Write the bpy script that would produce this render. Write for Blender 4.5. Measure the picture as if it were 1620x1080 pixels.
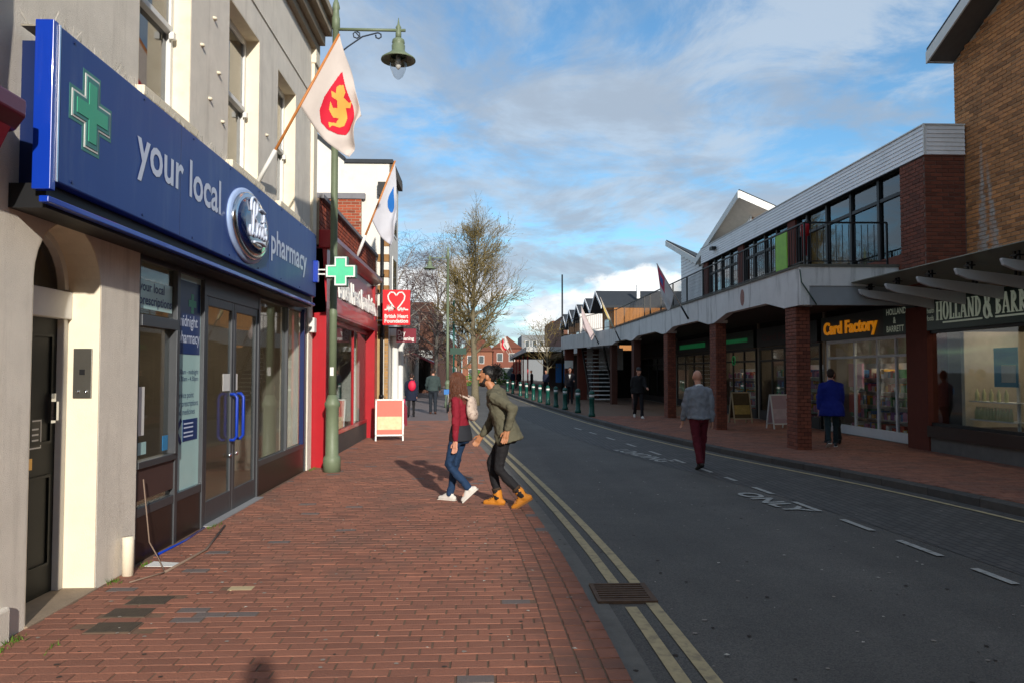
import bpy, math, random
from mathutils import Vector, Matrix, noise as mnoise
R = math.radians
for o in list(bpy.data.objects): bpy.data.objects.remove(o)
SC = bpy.context.scene
COL = SC.collection
random.seed(7)
# ------------------------------------------------------------------ camera
cam = bpy.data.cameras.new('camera'); camo = bpy.data.objects.new('camera', cam); COL.objects.link(camo)
camo.location = (0, 0, 1.68)
cam.sensor_width = 36; cam.lens = 1200/1620*36; cam.clip_end = 3000; cam.clip_start = 0.05
camo.rotation_euler = (R(90)+math.atan(48/1200), 0, R(-2.24))
SC.camera = camo
# ------------------------------------------------------------------ sun + sky
SUN_EL, SUN_AZ = R(19), R(15.2)          # shadows run away from the camera, a little to the left
tosun = Vector((math.sin(SUN_AZ)*math.cos(SUN_EL), -math.cos(SUN_AZ)*math.cos(SUN_EL), math.sin(SUN_EL)))
sun = bpy.data.lights.new('sun', 'SUN'); sun.energy = 4.0; sun.angle = R(0.9); sun.color = (1, .93, .83)
suno = bpy.data.objects.new('sun', sun); COL.objects.link(suno)
suno.rotation_euler = tosun.to_track_quat('Z', 'Y').to_euler(); suno.location = (10, -20, 20)
W = bpy.data.worlds.new('World'); SC.world = W; W.use_nodes = True
nt = W.node_tree; nt.nodes.clear(); N = nt.nodes; LK = nt.links
def wn(t, **k):
    n = N.new(t)
    for a, b in k.items(): setattr(n, a, b)
    return n
def wm(op, a, b=None, c=None):
    n = N.new('ShaderNodeMath'); n.operation = op
    for i, s in enumerate((a, b, c)):
        if s is None: continue
        if hasattr(s, 'is_linked'): LK.new(s, n.inputs[i])
        else: n.inputs[i].default_value = s
    return n.outputs[0]
sky = wn('ShaderNodeTexSky', sky_type='NISHITA', sun_disc=False)
sky.sun_elevation = SUN_EL
sky.sun_rotation = math.atan2(tosun.x, tosun.y)
sky.air_density = 1.0; sky.dust_density = 0.3; sky.ozone_density = 2.0
tc = wn('ShaderNodeTexCoord'); sp = wn('ShaderNodeSeparateXYZ'); LK.new(tc.outputs['Generated'], sp.inputs[0])
zz = wm('ADD', wm('MAXIMUM', sp.outputs[2], 0.0), 0.16)
cb = wn('ShaderNodeCombineXYZ'); LK.new(wm('DIVIDE', sp.outputs[0], zz), cb.inputs[0]); LK.new(wm('DIVIDE', sp.outputs[1], zz), cb.inputs[1])
def wnoise(vec, scale, detail, rough, dist=0., off=(0, 0, 0)):
    m = wn('ShaderNodeMapping'); LK.new(vec, m.inputs[0]); m.inputs['Location'].default_value = off
    n = wn('ShaderNodeTexNoise'); LK.new(m.outputs[0], n.inputs['Vector'])
    n.inputs['Scale'].default_value = scale; n.inputs['Detail'].default_value = detail
    n.inputs['Roughness'].default_value = rough; n.inputs['Distortion'].default_value = dist
    return n.outputs['Fac']
def wramp(f, a, b, smooth=True):
    n = wn('ShaderNodeMapRange'); n.interpolation_type = 'SMOOTHSTEP' if smooth else 'LINEAR'
    LK.new(f, n.inputs[0]); n.inputs[1].default_value = a; n.inputs[2].default_value = b
    return n.outputs[0]
def wmix(f, a, b):
    n = wn('ShaderNodeMix', data_type='RGBA')
    LK.new(f, n.inputs[0])
    for s, i in ((a, 6), (b, 7)):
        if hasattr(s, 'is_linked'): LK.new(s, n.inputs[i])
        else: n.inputs[i].default_value = (*s, 1)
    return n.outputs[2]
veil = wnoise(cb.outputs[0], 2.1, 10, .64, .6, (3.1, 1.2, 0))
thick = wnoise(cb.outputs[0], 1.35, 10, .62, .4, (7.7, 4.0, 2))
tint = wn('ShaderNodeMix', data_type='RGBA', blend_type='MULTIPLY'); tint.inputs[0].default_value = 1; LK.new(sky.outputs[0], tint.inputs[6]); tint.inputs[7].default_value = (.68, .97, 1.08, 1)
c1 = wmix(wm('MULTIPLY', wramp(veil, .36, .60), .80), tint.outputs[2], (3.5, 4.1, 4.8))
c2 = wmix(wm('MULTIPLY', wramp(thick, .46, .62), .72), c1, (2.3, 2.8, 3.5))
mp = wn('ShaderNodeMapping'); LK.new(tc.outputs['Generated'], mp.inputs[0]); mp.inputs['Scale'].default_value = (1, 1, 1.9)
puff = wnoise(mp.outputs[0], 4.2, 9, .56, .15, (1.63, .3, .22))
band = wm('MULTIPLY', wramp(sp.outputs[2], .01, .05), wramp(sp.outputs[2], .24, .10))
pf = wramp(wm('MULTIPLY', wm('ADD', puff, .09), band), .50, .57)
lit = wnoise(mp.outputs[0], 6.5, 6, .55, 0, (1.63, .3, .30))
pc = wmix(wramp(lit, .38, .58), (3.6, 4.1, 4.8), (8.0, 8.0, 7.9))
c3 = wmix(wm('MULTIPLY', pf, .93), c2, pc)
bg = wn('ShaderNodeBackground'); LK.new(c3, bg.inputs[0]); bg.inputs[1].default_value = 0.125
wo = wn('ShaderNodeOutputWorld'); LK.new(bg.outputs[0], wo.inputs[0])
SC.view_settings.view_transform = 'Standard'; SC.view_settings.look = 'None'
SC.view_settings.gamma = 1; SC.view_settings.use_curve_mapping = False; SC.view_settings.exposure = 0.38

# ------------------------------------------------------------------ materials
def hexc(h):
    h = h.lstrip('#'); v = [int(h[i:i+2], 16)/255 for i in (0, 2, 4)]
    return tuple(c/12.92 if c <= .04045 else ((c+.055)/1.055)**2.4 for c in v)
MATS = {}
def mat(name, base, rough=.7, var=.12, scale=6., bump=.0, bscale=60., spec=.4, metal=0., coat=0., pieces=0., stain=None, emis=None, estr=0., streak=None, sheen=0.):
    if name in MATS: return MATS[name]
    if isinstance(base, str): base = hexc(base)
    m = bpy.data.materials.new(name); m.use_nodes = True; t = m.node_tree; n = t.nodes; l = t.links
    b = n['Principled BSDF']; b.inputs['Roughness'].default_value = rough; b.inputs['Metallic'].default_value = metal
    b.inputs['Specular IOR Level'].default_value = spec; b.inputs['Coat Weight'].default_value = coat
    tcn = n.new('ShaderNodeTexCoord'); vec = tcn.outputs['Object']
    ns = n.new('ShaderNodeTexNoise'); ns.inputs['Scale'].default_value = scale; ns.inputs['Detail'].default_value = 6; ns.inputs['Roughness'].default_value = .65
    l.new(vec, ns.inputs['Vector'])
    mr = n.new('ShaderNodeMapRange'); l.new(ns.outputs['Fac'], mr.inputs[0])
    mr.inputs[1].default_value = .25; mr.inputs[2].default_value = .75; mr.inputs[3].default_value = 1-var; mr.inputs[4].default_value = 1+var
    hs = n.new('ShaderNodeHueSaturation'); hs.inputs['Color'].default_value = (*base, 1); l.new(mr.outputs[0], hs.inputs['Value'])
    out = hs.outputs[0]
    if pieces:                                   # every brick / board / block its own tone
        oi = n.new('ShaderNodeObjectInfo'); at = n.new('ShaderNodeAttribute'); at.attribute_name = 'rnd'
        ad = n.new('ShaderNodeMath'); ad.operation = 'ADD'; l.new(oi.outputs['Random'], ad.inputs[0]); l.new(at.outputs['Fac'], ad.inputs[1])
        fr = n.new('ShaderNodeMath'); fr.operation = 'FRACT'; l.new(ad.outputs[0], fr.inputs[0])
        cr = n.new('ShaderNodeValToRGB'); l.new(fr.outputs[0], cr.inputs[0]); e = cr.color_ramp.elements
        p = pieces
        e[0].position = 0; e[0].color = (1-1.5*p, 1-1.6*p, 1-1.5*p, 1); e[1].position = 1; e[1].color = (1+p, 1+.8*p, 1+.6*p, 1)
        x = e.new(.25); x.color = (1-.5*p, 1-.5*p, 1-.4*p, 1); x = e.new(.6); x.color = (1+.2*p, 1, 1, 1)
        mx = n.new('ShaderNodeMix'); mx.data_type = 'RGBA'; mx.blend_type = 'MULTIPLY'; mx.inputs[0].default_value = 1
        l.new(out, mx.inputs[6]); l.new(cr.outputs[0], mx.inputs[7]); out = mx.outputs[2]
    if stain or streak:
        s2 = n.new('ShaderNodeTexNoise'); s2.inputs['Detail'].default_value = 7; s2.inputs['Roughness'].default_value = .7
        colr, amt, lo = stain or streak
        if streak:
            mpp = n.new('ShaderNodeMapping'); l.new(vec, mpp.inputs[0]); mpp.inputs['Scale'].default_value = (4, 4, .5); l.new(mpp.outputs[0], s2.inputs['Vector']); s2.inputs['Scale'].default_value = 1.
        else:
            l.new(vec, s2.inputs['Vector']); s2.inputs['Scale'].default_value = 1.3
        r2 = n.new('ShaderNodeMapRange'); l.new(s2.outputs['Fac'], r2.inputs[0]); r2.inputs[1].default_value = lo; r2.inputs[2].default_value = lo+.2; r2.inputs[4].default_value = amt
        mx = n.new('ShaderNodeMix'); mx.data_type = 'RGBA'; l.new(r2.outputs[0], mx.inputs[0]); l.new(out, mx.inputs[6]); mx.inputs[7].default_value = (*(hexc(colr) if isinstance(colr, str) else colr), 1); out = mx.outputs[2]
    l.new(out, b.inputs['Base Color'])
    if bump:
        nb = n.new('ShaderNodeTexNoise'); nb.inputs['Scale'].default_value = bscale; nb.inputs['Detail'].default_value = 4; l.new(vec, nb.inputs['Vector'])
        bp = n.new('ShaderNodeBump'); bp.inputs['Strength'].default_value = bump; bp.inputs['Distance'].default_value = .02; l.new(nb.outputs['Fac'], bp.inputs['Height']); l.new(bp.outputs[0], b.inputs['Normal'])
    if emis:
        b.inputs['Emission Color'].default_value = (*(hexc(emis) if isinstance(emis, str) else emis), 1); b.inputs['Emission Strength'].default_value = estr
    MATS[name] = m
    return m
def glass_mat(name, tint=(.75, .8, .8), refl=1.0, frost=0., body=None):
    if name in MATS: return MATS[name]
    m = bpy.data.materials.new(name); m.use_nodes = True; t = m.node_tree; n = t.nodes; l = t.links; n.clear()
    o = n.new('ShaderNodeOutputMaterial'); tr = n.new('ShaderNodeBsdfTransparent'); tr.inputs[0].default_value = (*tint, 1)
    gl = n.new('ShaderNodeBsdfGlossy'); gl.inputs['Roughness'].default_value = .02 + frost
    lw = n.new('ShaderNodeLayerWeight'); lw.inputs[0].default_value = .5; fr = n.new('ShaderNodeMath'); fr.operation = 'POWER'; l.new(lw.outputs['Facing'], fr.inputs[0]); fr.inputs[1].default_value = 3.5
    ml = n.new('ShaderNodeMath'); ml.operation = 'MULTIPLY_ADD'; ml.inputs[1].default_value = .8*refl; ml.inputs[2].default_value = .03; l.new(fr.outputs[0], ml.inputs[0]); ml.use_clamp = True
    mx = n.new('ShaderNodeMixShader'); l.new(ml.outputs[0], mx.inputs[0]); l.new(tr.outputs[0], mx.inputs[1]); l.new(gl.outputs[0], mx.inputs[2])
    res = mx.outputs[0]
    if body:
        df = n.new('ShaderNodeBsdfDiffuse'); df.inputs[0].default_value = (*body, 1)
        m2 = n.new('ShaderNodeMixShader'); m2.inputs[0].default_value = .6; l.new(res, m2.inputs[1]); l.new(df.outputs[0], m2.inputs[2]); res = m2.outputs[0]
    l.new(res, o.inputs[0]); MATS[name] = m
    return m
def asphalt():
    m = bpy.data.materials.new('asphalt'); m.use_nodes = True; t = m.node_tree; n = t.nodes; l = t.links; b = n['Principled BSDF']; b.inputs['Roughness'].default_value = .8
    tcn = n.new('ShaderNodeTexCoord')
    def nz(s, d, r=.6):
        x = n.new('ShaderNodeTexNoise'); x.inputs['Scale'].default_value = s; x.inputs['Detail'].default_value = d; x.inputs['Roughness'].default_value = r; l.new(tcn.outputs['Object'], x.inputs['Vector']); return x.outputs['Fac']
    cr = n.new('ShaderNodeValToRGB'); l.new(nz(.5, 8, .7), cr.inputs[0]); e = cr.color_ramp.elements
    e[0].position = .3; e[0].color = (.066, .061, .055, 1); e[1].position = .7; e[1].color = (.108, .100, .090, 1)
    vo = n.new('ShaderNodeTexVoronoi'); vo.inputs['Scale'].default_value = 110; l.new(tcn.outputs['Object'], vo.inputs['Vector'])
    r = n.new('ShaderNodeValToRGB'); l.new(vo.outputs['Color'], r.inputs[0]); r.color_ramp.elements[0].color = (.6, .6, .6, 1); r.color_ramp.elements[1].color = (1.5, 1.48, 1.42, 1)
    mx = n.new('ShaderNodeMix'); mx.data_type = 'RGBA'; mx.blend_type = 'MULTIPLY'; mx.inputs[0].default_value = 1; l.new(cr.outputs[0], mx.inputs[6]); l.new(r.outputs[0], mx.inputs[7])
    # trodden gum spots
    v2 = n.new('ShaderNodeTexVoronoi'); v2.inputs['Scale'].default_value = 1.6; l.new(tcn.outputs['Object'], v2.inputs['Vector'])
    r2 = n.new('ShaderNodeMapRange'); l.new(v2.outputs['Distance'], r2.inputs[0]); r2.inputs[1].default_value = .035; r2.inputs[2].default_value = .02; r2.inputs[4].default_value = .5
    mpv = n.new('ShaderNodeMapping'); l.new(tcn.outputs['Object'], mpv.inputs[0]); mpv.inputs['Scale'].default_value = (1.1, .06, 1); ntk = n.new('ShaderNodeTexNoise'); ntk.inputs['Scale'].default_value = 1.; ntk.inputs['Detail'].default_value = 5; l.new(mpv.outputs[0], ntk.inputs['Vector'])
    rt = n.new('ShaderNodeMapRange'); l.new(ntk.outputs['Fac'], rt.inputs[0]); rt.inputs[1].default_value = .3; rt.inputs[2].default_value = .7; rt.inputs[3].default_value = .8; rt.inputs[4].default_value = 1.25
    ht = n.new('ShaderNodeHueSaturation'); l.new(mx.outputs[2], ht.inputs['Color']); l.new(rt.outputs[0], ht.inputs['Value'])
    m2 = n.new('ShaderNodeMix'); m2.data_type = 'RGBA'; l.new(r2.outputs[0], m2.inputs[0]); l.new(ht.outputs[0], m2.inputs[6]); m2.inputs[7].default_value = (.32, .31, .29, 1)
    l.new(m2.outputs[2], b.inputs['Base Color'])
    bp = n.new('ShaderNodeBump'); bp.inputs['Strength'].default_value = .5; bp.inputs['Distance'].default_value = .006; l.new(vo.outputs['Distance'], bp.inputs['Height']); l.new(bp.outputs[0], b.inputs['Normal'])
    MATS['asphalt'] = m
    return m
def brick_tex(name, c1, c2, mortar, scale, w=.5, h=.25, rough=.8):
    m = bpy.data.materials.new(name); m.use_nodes = True; t = m.node_tree; n = t.nodes; l = t.links; b = n['Principled BSDF']; b.inputs['Roughness'].default_value = rough
    tcn = n.new('ShaderNodeTexCoord'); br = n.new('ShaderNodeTexBrick'); l.new(tcn.outputs['UV'], br.inputs['Vector'])
    br.inputs['Color1'].default_value = (*c1, 1); br.inputs['Color2'].default_value = (*c2, 1); br.inputs['Mortar'].default_value = (*mortar, 1)
    br.inputs['Scale'].default_value = scale; br.inputs['Mortar Size'].default_value = .012; br.inputs['Brick Width'].default_value = w; br.inputs['Row Height'].default_value = h
    nz = n.new('ShaderNodeTexNoise'); nz.inputs['Scale'].default_value = 2.5; nz.inputs['Detail'].default_value = 6; l.new(tcn.outputs['Object'], nz.inputs['Vector'])
    hs = n.new('ShaderNodeHueSaturation'); l.new(br.outputs[0], hs.inputs['Color']); mr = n.new('ShaderNodeMapRange'); l.new(nz.outputs['Fac'], mr.inputs[0]); mr.inputs[1].default_value = .3; mr.inputs[2].default_value = .7; mr.inputs[3].default_value = .8; mr.inputs[4].default_value = 1.2; l.new(mr.outputs[0], hs.inputs['Value'])
    l.new(hs.outputs[0], b.inputs['Base Color']); MATS[name] = m
    return m

# ------------------------------------------------------------------ mesh builder
class MB:
    def __init__(s): s.v = []; s.f = []; s.r = []; s.smooth = False
    def add(s, vs, fs, r=None):
        k = len(s.v); s.v += [tuple(p) for p in vs]; s.f += [tuple(i+k for i in f) for f in fs]
        s.r += [r if r is not None else 0.]*len(fs); return s
    def box(s, x0, x1, y0, y1, z0, z1, r=None):
        return s.add([(x0,y0,z0),(x1,y0,z0),(x1,y1,z0),(x0,y1,z0),(x0,y0,z1),(x1,y0,z1),(x1,y1,z1),(x0,y1,z1)],
                     [(0,3,2,1),(4,5,6,7),(0,1,5,4),(1,2,6,5),(2,3,7,6),(3,0,4,7)], r)
    def obox(s, c, ax, ay, az, r=None):       # oriented box: centre + three half vectors
        c, ax, ay, az = map(Vector, (c, ax, ay, az)); vs = []
        for k in (-1, 1):
            for i, j in ((-1,-1),(1,-1),(1,1),(-1,1)): vs.append(c+ax*i+ay*j+az*k)
        return s.add(vs, [(0,3,2,1),(4,5,6,7),(0,1,5,4),(1,2,6,5),(2,3,7,6),(3,0,4,7)], r)
    def bar(s, p, q, w, d=None, up=(0,0,1)):
        p, q = Vector(p), Vector(q); a = (q-p); u = a.normalized(); upv = Vector(up)
        if abs(u.dot(upv)) > .95: upv = Vector((1,0,0))
        b = u.cross(upv).normalized(); c = b.cross(u)
        return s.obox((p+q)/2, a/2, b*(w/2), c*((d or w)/2))
    def extr(s, poly, d, r=None):             # 3d polygon swept along vector d, closed
        n = len(poly); d = Vector(d); vs = [Vector(p) for p in poly]; vs += [p+d for p in vs]
        return s.add(vs, [tuple(range(n))[::-1], tuple(range(n, 2*n))]+[(i, (i+1) % n, n+(i+1) % n, n+i) for i in range(n)], r)
    def tube(s, pts, rad, n=8, cap=True, r=None, flat=None):
        pts = [Vector(p) for p in pts]; m = len(pts)
        if not hasattr(rad, '__len__'): rad = [rad]*m
        k = len(s.v); prev = None
        for i, p in enumerate(pts):
            t = (pts[min(i+1, m-1)]-pts[max(i-1, 0)])
            t = t.normalized() if t.length > 1e-9 else Vector((0,0,1))
            if prev is None:
                a = Vector((1,0,0)) if abs(t.x) < .8 else Vector((0,1,0)); a = (a-t*a.dot(t)).normalized()
            else:
                a = prev-t*prev.dot(t); a = a.normalized() if a.length > 1e-6 else t.orthogonal().normalized()
            prev = a; b = t.cross(a); f = flat[i] if flat else 1.
            for j in range(n):
                w = 2*math.pi*j/n; s.v.append(tuple(p+(a*math.cos(w)+b*math.sin(w)*f)*rad[i]))
        fs = []
        for i in range(m-1):
            for j in range(n): fs.append((k+i*n+j, k+i*n+(j+1) % n, k+(i+1)*n+(j+1) % n, k+(i+1)*n+j))
        if cap: fs.append(tuple(k+j for j in range(n))[::-1]); fs.append(tuple(k+(m-1)*n+j for j in range(n)))
        s.f += fs; s.r += [r or 0.]*len(fs); return s
    def lathe(s, c, prof, n=16, cap=True):
        c = Vector(c); return s.tube_rings([[c+Vector((r*math.cos(2*math.pi*j/n), r*math.sin(2*math.pi*j/n), z)) for j in range(n)] for r, z in prof], cap)
    def tube_rings(s, rings, cap=True, r=None):
        n = len(rings[0]); k = len(s.v)
        for g in rings: s.v += [tuple(p) for p in g]
        fs = [(k+i*n+j, k+i*n+(j+1) % n, k+(i+1)*n+(j+1) % n, k+(i+1)*n+j) for i in range(len(rings)-1) for j in range(n)]
        if cap: fs.append(tuple(k+j for j in range(n))[::-1]); fs.append(tuple(k+(len(rings)-1)*n+j for j in range(n)))
        s.f += fs; s.r += [r or 0.]*len(fs); return s
    def ell(s, c, rad, rot=None, n=14, m=9):
        c = Vector(c); rot = rot or Matrix.Identity(3); rings = []
        for i in range(m+1):
            a = math.pi*(i/m); a = min(max(a, .06), math.pi-.06)
            rings.append([c+rot@Vector((rad[0]*math.sin(a)*math.cos(2*math.pi*j/n), rad[1]*math.sin(a)*math.sin(2*math.pi*j/n), -rad[2]*math.cos(a))) for j in range(n)])
        return s.tube_rings(rings)
    def caps(s, pts, rad, n=10):              # round-ended limb
        pts = [Vector(p) for p in pts]; a = (pts[0]-pts[1]).normalized(); b = (pts[-1]-pts[-2]).normalized()
        P = [pts[0]+a*rad[0]*.85, pts[0]+a*rad[0]*.5]+pts+[pts[-1]+b*rad[-1]*.5, pts[-1]+b*rad[-1]*.85]
        Rr = [rad[0]*.4, rad[0]*.85]+list(rad)+[rad[-1]*.85, rad[-1]*.4]
        return s.tube(P, Rr, n)
    def mesh(s, name, m, off=(0,0,0), smooth=None):
        me = bpy.data.meshes.new(name); o = Vector(off)
        me.from_pydata([Vector(p)-o for p in s.v], [], s.f); me.materials.append(m)
        if any(s.r):
            at = me.attributes.new('rnd', 'FLOAT', 'FACE'); at.data.foreach_set('value', s.r)
        if smooth if smooth is not None else s.smooth: me.polygons.foreach_set('use_smooth', [True]*len(me.polygons))
        me.update(); return me
def sm(mb): mb.smooth = True; return mb
def wloc(p):
    return p['_o'] if p is not None and '_o' in p else (0,0,0)
def link(name, me, parent=None, loc=(0,0,0)):
    o = bpy.data.objects.new(name, me); COL.objects.link(o); o.parent = parent; o.location = loc; return o
def tag(o, label=None, cat=None, group=None, kind=None):
    if label: o['label'] = label
    if cat: o['category'] = cat
    if group: o['group'] = group
    if kind: o['kind'] = kind
    return o
ORI = {}
def thing(name, label, cat, loc=(0,0,0), rz=0, group=None):
    o = bpy.data.objects.new(name, None); COL.objects.link(o); o.location = loc; o.rotation_euler = (0,0,rz); o.empty_display_size = .2
    ORI[o.name] = Vector(loc) if rz == 0 else Vector((0,0,0))
    return tag(o, label, cat, group)
def part(name, mb, m, parent=None, bevel=0., kind=None, label=None, smooth=None, loc=None):
    off = ORI.get(parent.name, Vector((0,0,0))) if parent is not None else Vector((0,0,0))
    if parent is not None and parent.type == 'MESH': off = ORI.get(parent.name, off)
    o = link(name, mb.mesh(name, m, off, smooth), parent); ORI[o.name] = off
    if bevel:
        b = o.modifiers.new('bevel', 'BEVEL'); b.width = bevel; b.segments = 2; b.limit_method = 'ANGLE'
    if kind: o['kind'] = kind
    if label: o['label'] = label
    return o
def solo(name, mb, m, label, cat, group=None, bevel=0., smooth=None):
    vs = mb.v; c = Vector(((min(p[0] for p in vs)+max(p[0] for p in vs))/2, (min(p[1] for p in vs)+max(p[1] for p in vs))/2, min(p[2] for p in vs)))
    o = link(name, mb.mesh(name, m, c, smooth), None, c); ORI[o.name] = c
    if bevel: b = o.modifiers.new('bevel', 'BEVEL'); b.width = bevel; b.segments = 2; b.limit_method = 'ANGLE'
    return tag(o, label, cat, group)
def struct(name, mb, m, parent=None, smooth=None):
    o = part(name, mb, m, parent, smooth=smooth); o['kind'] = 'structure'; return o
def shared(name, me, parent, wpos, rot=None):
    off = ORI.get(parent.name, Vector((0,0,0))) if parent is not None else Vector((0,0,0))
    o = link(name, me, parent, Vector(wpos)-off)
    if rot is not None: o.rotation_euler = rot
    return o
def B(*a): return MB().box(*a)
def text(s, size, org, right, up, ext=.01, bold=0., width=None, shear=0.):
    cu = bpy.data.curves.new('t', 'FONT'); cu.body = s; cu.size = size; cu.offset = bold; cu.resolution_u = 3; cu.shear = shear
    ob = bpy.data.objects.new('t', cu); COL.objects.link(ob); bpy.context.view_layer.update()
    me = bpy.data.meshes.new_from_object(ob.evaluated_get(bpy.context.evaluated_depsgraph_get()))
    bpy.data.objects.remove(ob); bpy.data.curves.remove(cu)
    right, up, org = Vector(right).normalized(), Vector(up).normalized(), Vector(org); nn = right.cross(up)
    xs = [v.co.x for v in me.vertices]; k = 1. if not width else width/(max(xs)-min(xs)); x0 = min(xs)
    mb = MB(); nv = len(me.vertices)
    vs = [org+right*((v.co.x-x0)*k)+up*v.co.y+nn*ext for v in me.vertices]
    fs = [tuple(p.vertices) for p in me.polygons]
    mb.add(vs, fs)
    if ext > .004:                       # side walls from the boundary edges
        cnt = {}
        for f in fs:
            for i in range(len(f)):
                a, b = f[i], f[(i+1) % len(f)]; cnt[(a, b)] = 1
        bk = [p-nn*ext for p in vs]; mb.v += [tuple(p) for p in bk]
        for (a, b) in cnt:
            if (b, a) not in cnt: mb.f.append((b, a, a+nv, b+nv)); mb.r.append(0.)
    bpy.data.meshes.remove(me)
    return mb
RT_L, RT_R, UP = (0,1,0), (0,-1,0), (0,0,1)

# bricks laid on a rectangle: o origin, u along, v up, n outward (unit vectors)
def brickwork(parent, o, u, v, n, w, h, m, bw=.215, bh=.065, gap=.01, depth=.012, indiv=0, near=None, holes=None, name='brick', jitter=.003, clip=None):
    o, u, v, n = map(Vector, (o, u, v, n)); items = []
    rows = int(h/(bh+gap)+.5); ph = h/rows
    for r in range(rows):
        x = -(bw+gap)/2 if r % 2 else 0.
        x += -random.random()*.01
        while x < w-.02:
            a, b = max(x, 0)+gap/2, min(x+bw+gap, w)-gap/2
            if b-a > .03:
                cx, cz = (a+b)/2, (r+.5)*ph
                if not (holes and any(h0 <= cx <= h1 and h2 <= cz <= h3 for h0, h1, h2, h3 in holes)) and not (clip and not clip(cx, cz)):
                    items.append((cx, cz, b-a))
            x += bw+gap
    full = [i for i, t in enumerate(items) if abs(t[2]-bw) < .004]
    if near is not None: full.sort(key=lambda i: (o+u*items[i][0]+v*items[i][1]-Vector(near)).length)
    ind = set(full[:indiv]); mb = MB()
    if ind:
        base = MB(); e = .004
        hw, hh = bw/2, (ph-gap)/2
        base.add([u*-hw+v*-hh, u*hw+v*-hh, u*hw+v*hh, u*-hw+v*hh]+[u*(i*(hw-e))+v*(j*(hh-e))+n*depth for i, j in ((-1,-1),(1,-1),(1,1),(-1,1))],
                 [(4,5,6,7),(0,1,5,4),(1,2,6,5),(2,3,7,6),(3,0,4,7)])
        bm = base.mesh(name, m)
    for i, (cx, cz, ww) in enumerate(items):
        c = o+u*cx+v*cz+n*(random.uniform(-1, 1)*jitter)
        if i in ind: shared(name, bm, parent, c); continue
        hw, hh, e = ww/2, (ph-gap)/2, .004
        mb.add([c+u*-hw+v*-hh, c+u*hw+v*-hh, c+u*hw+v*hh, c+u*-hw+v*hh]+[c+u*(i_*(hw-e))+v*(j*(hh-e))+n*depth for i_, j in ((-1,-1),(1,-1),(1,1),(-1,1))],
               [(4,5,6,7),(0,1,5,4),(1,2,6,5),(2,3,7,6),(3,0,4,7)], random.random())
    if mb.v: part('brickwork', mb, m, parent, kind='stuff')

# common materials
M_ASPH = asphalt()
M_WALLC = mat('cream_render', '#e3dbce', .9, .1, 3, .45, 140, streak=('#b0a698', .5, .52))
M_REVEAL = mat('cream_paint', '#e4d9c2', .8, .06, 4, .15, 90, stain=('#b8a88c', .5, .55))
M_BOOTS = mat('navy_sign_panel', '#1a3a80', .42, .08, 1.2, .0, spec=.4, streak=('#4a5f8c', .5, .50))
M_BOOTS_D = mat('navy_trim', '#0a2050', .4, .05)
M_BLUE = mat('bright_blue_gloss', '#0a35a0', .3, .04, coat=.4)
M_WHITE = mat('white_paint', '#d8d8d4', .5, .06, 5)
M_LETTER = mat('pale_sign_letter', '#c4cfe4', .5, .03)
M_CHROME = mat('chrome', '#c8ccd2', .16, .03, metal=1.)
M_GREEN = mat('pharmacy_green', '#3fa47f', .4, .05)
M_DKFRAME = mat('grey_aluminium_frame', '#53565a', .4, .06, metal=.5)
M_BLACK = mat('black_metal', '#101114', .5, .1)
M_GLASS = glass_mat('shop_glass', (.82, .85, .85), .5)
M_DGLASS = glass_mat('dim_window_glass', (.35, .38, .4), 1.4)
M_RED = mat('gloss_red_paint', '#a31420', .35, .08, coat=.2)
M_DRED = mat('crimson_panel', '#75152a', .35, .08, coat=.2)
M_PAVER = mat('red_clay_paver', '#8d5e4c', .9, .22, 4, .35, 90, pieces=.13, stain=('#6a5248', .7, .47))
M_PAVERG = mat('grey_clay_paver', '#6a605d', .85, .15, 5, .3, 90)
M_MORTAR = mat('sandy_joint_with_moss', '#6d5545', .95, .25, 8, .3, 60, stain=('#3c4a22', .5, .55))
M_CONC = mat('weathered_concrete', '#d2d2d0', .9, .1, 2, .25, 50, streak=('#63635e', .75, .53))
M_BROWNB = mat('dark_red_brick', '#73402f', .8, .14, 6, .3, 80, pieces=.22)
M_ORANGEB = mat('tan_orange_brick', '#b57f50', .85, .14, 6, .3, 80, pieces=.28)
M_REDB = mat('weathered_red_brick', '#97492f', .85, .16, 6, .3, 80, pieces=.28)
M_MORT2 = mat('pale_mortar', '#a08f7c', .95, .1)
M_CLAD = mat('white_board', '#eeeeee', .55, .05, 3, pieces=.04, stain=('#b7bab8', .4, .55))
M_LAMP = mat('sage_green_paint', '#68745c', .5, .1, 8, .1, 40)
M_BOLL = mat('dark_teal_paint', '#0f4a40', .35, .08)
M_WOOD = mat('varnished_wood_pole', '#b5733a', .5, .2, 9)
M_ROOF = mat('dark_grey_roof', '#2f3338', .8, .15, 6, .2, 30)
M_LEAF = mat('grass_green', '#4d6b1c', .8, .3, 20)
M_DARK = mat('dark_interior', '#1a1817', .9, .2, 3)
M_ROOM = mat('shop_interior_wall', '#7d7468', .9, .1, 3)
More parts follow.
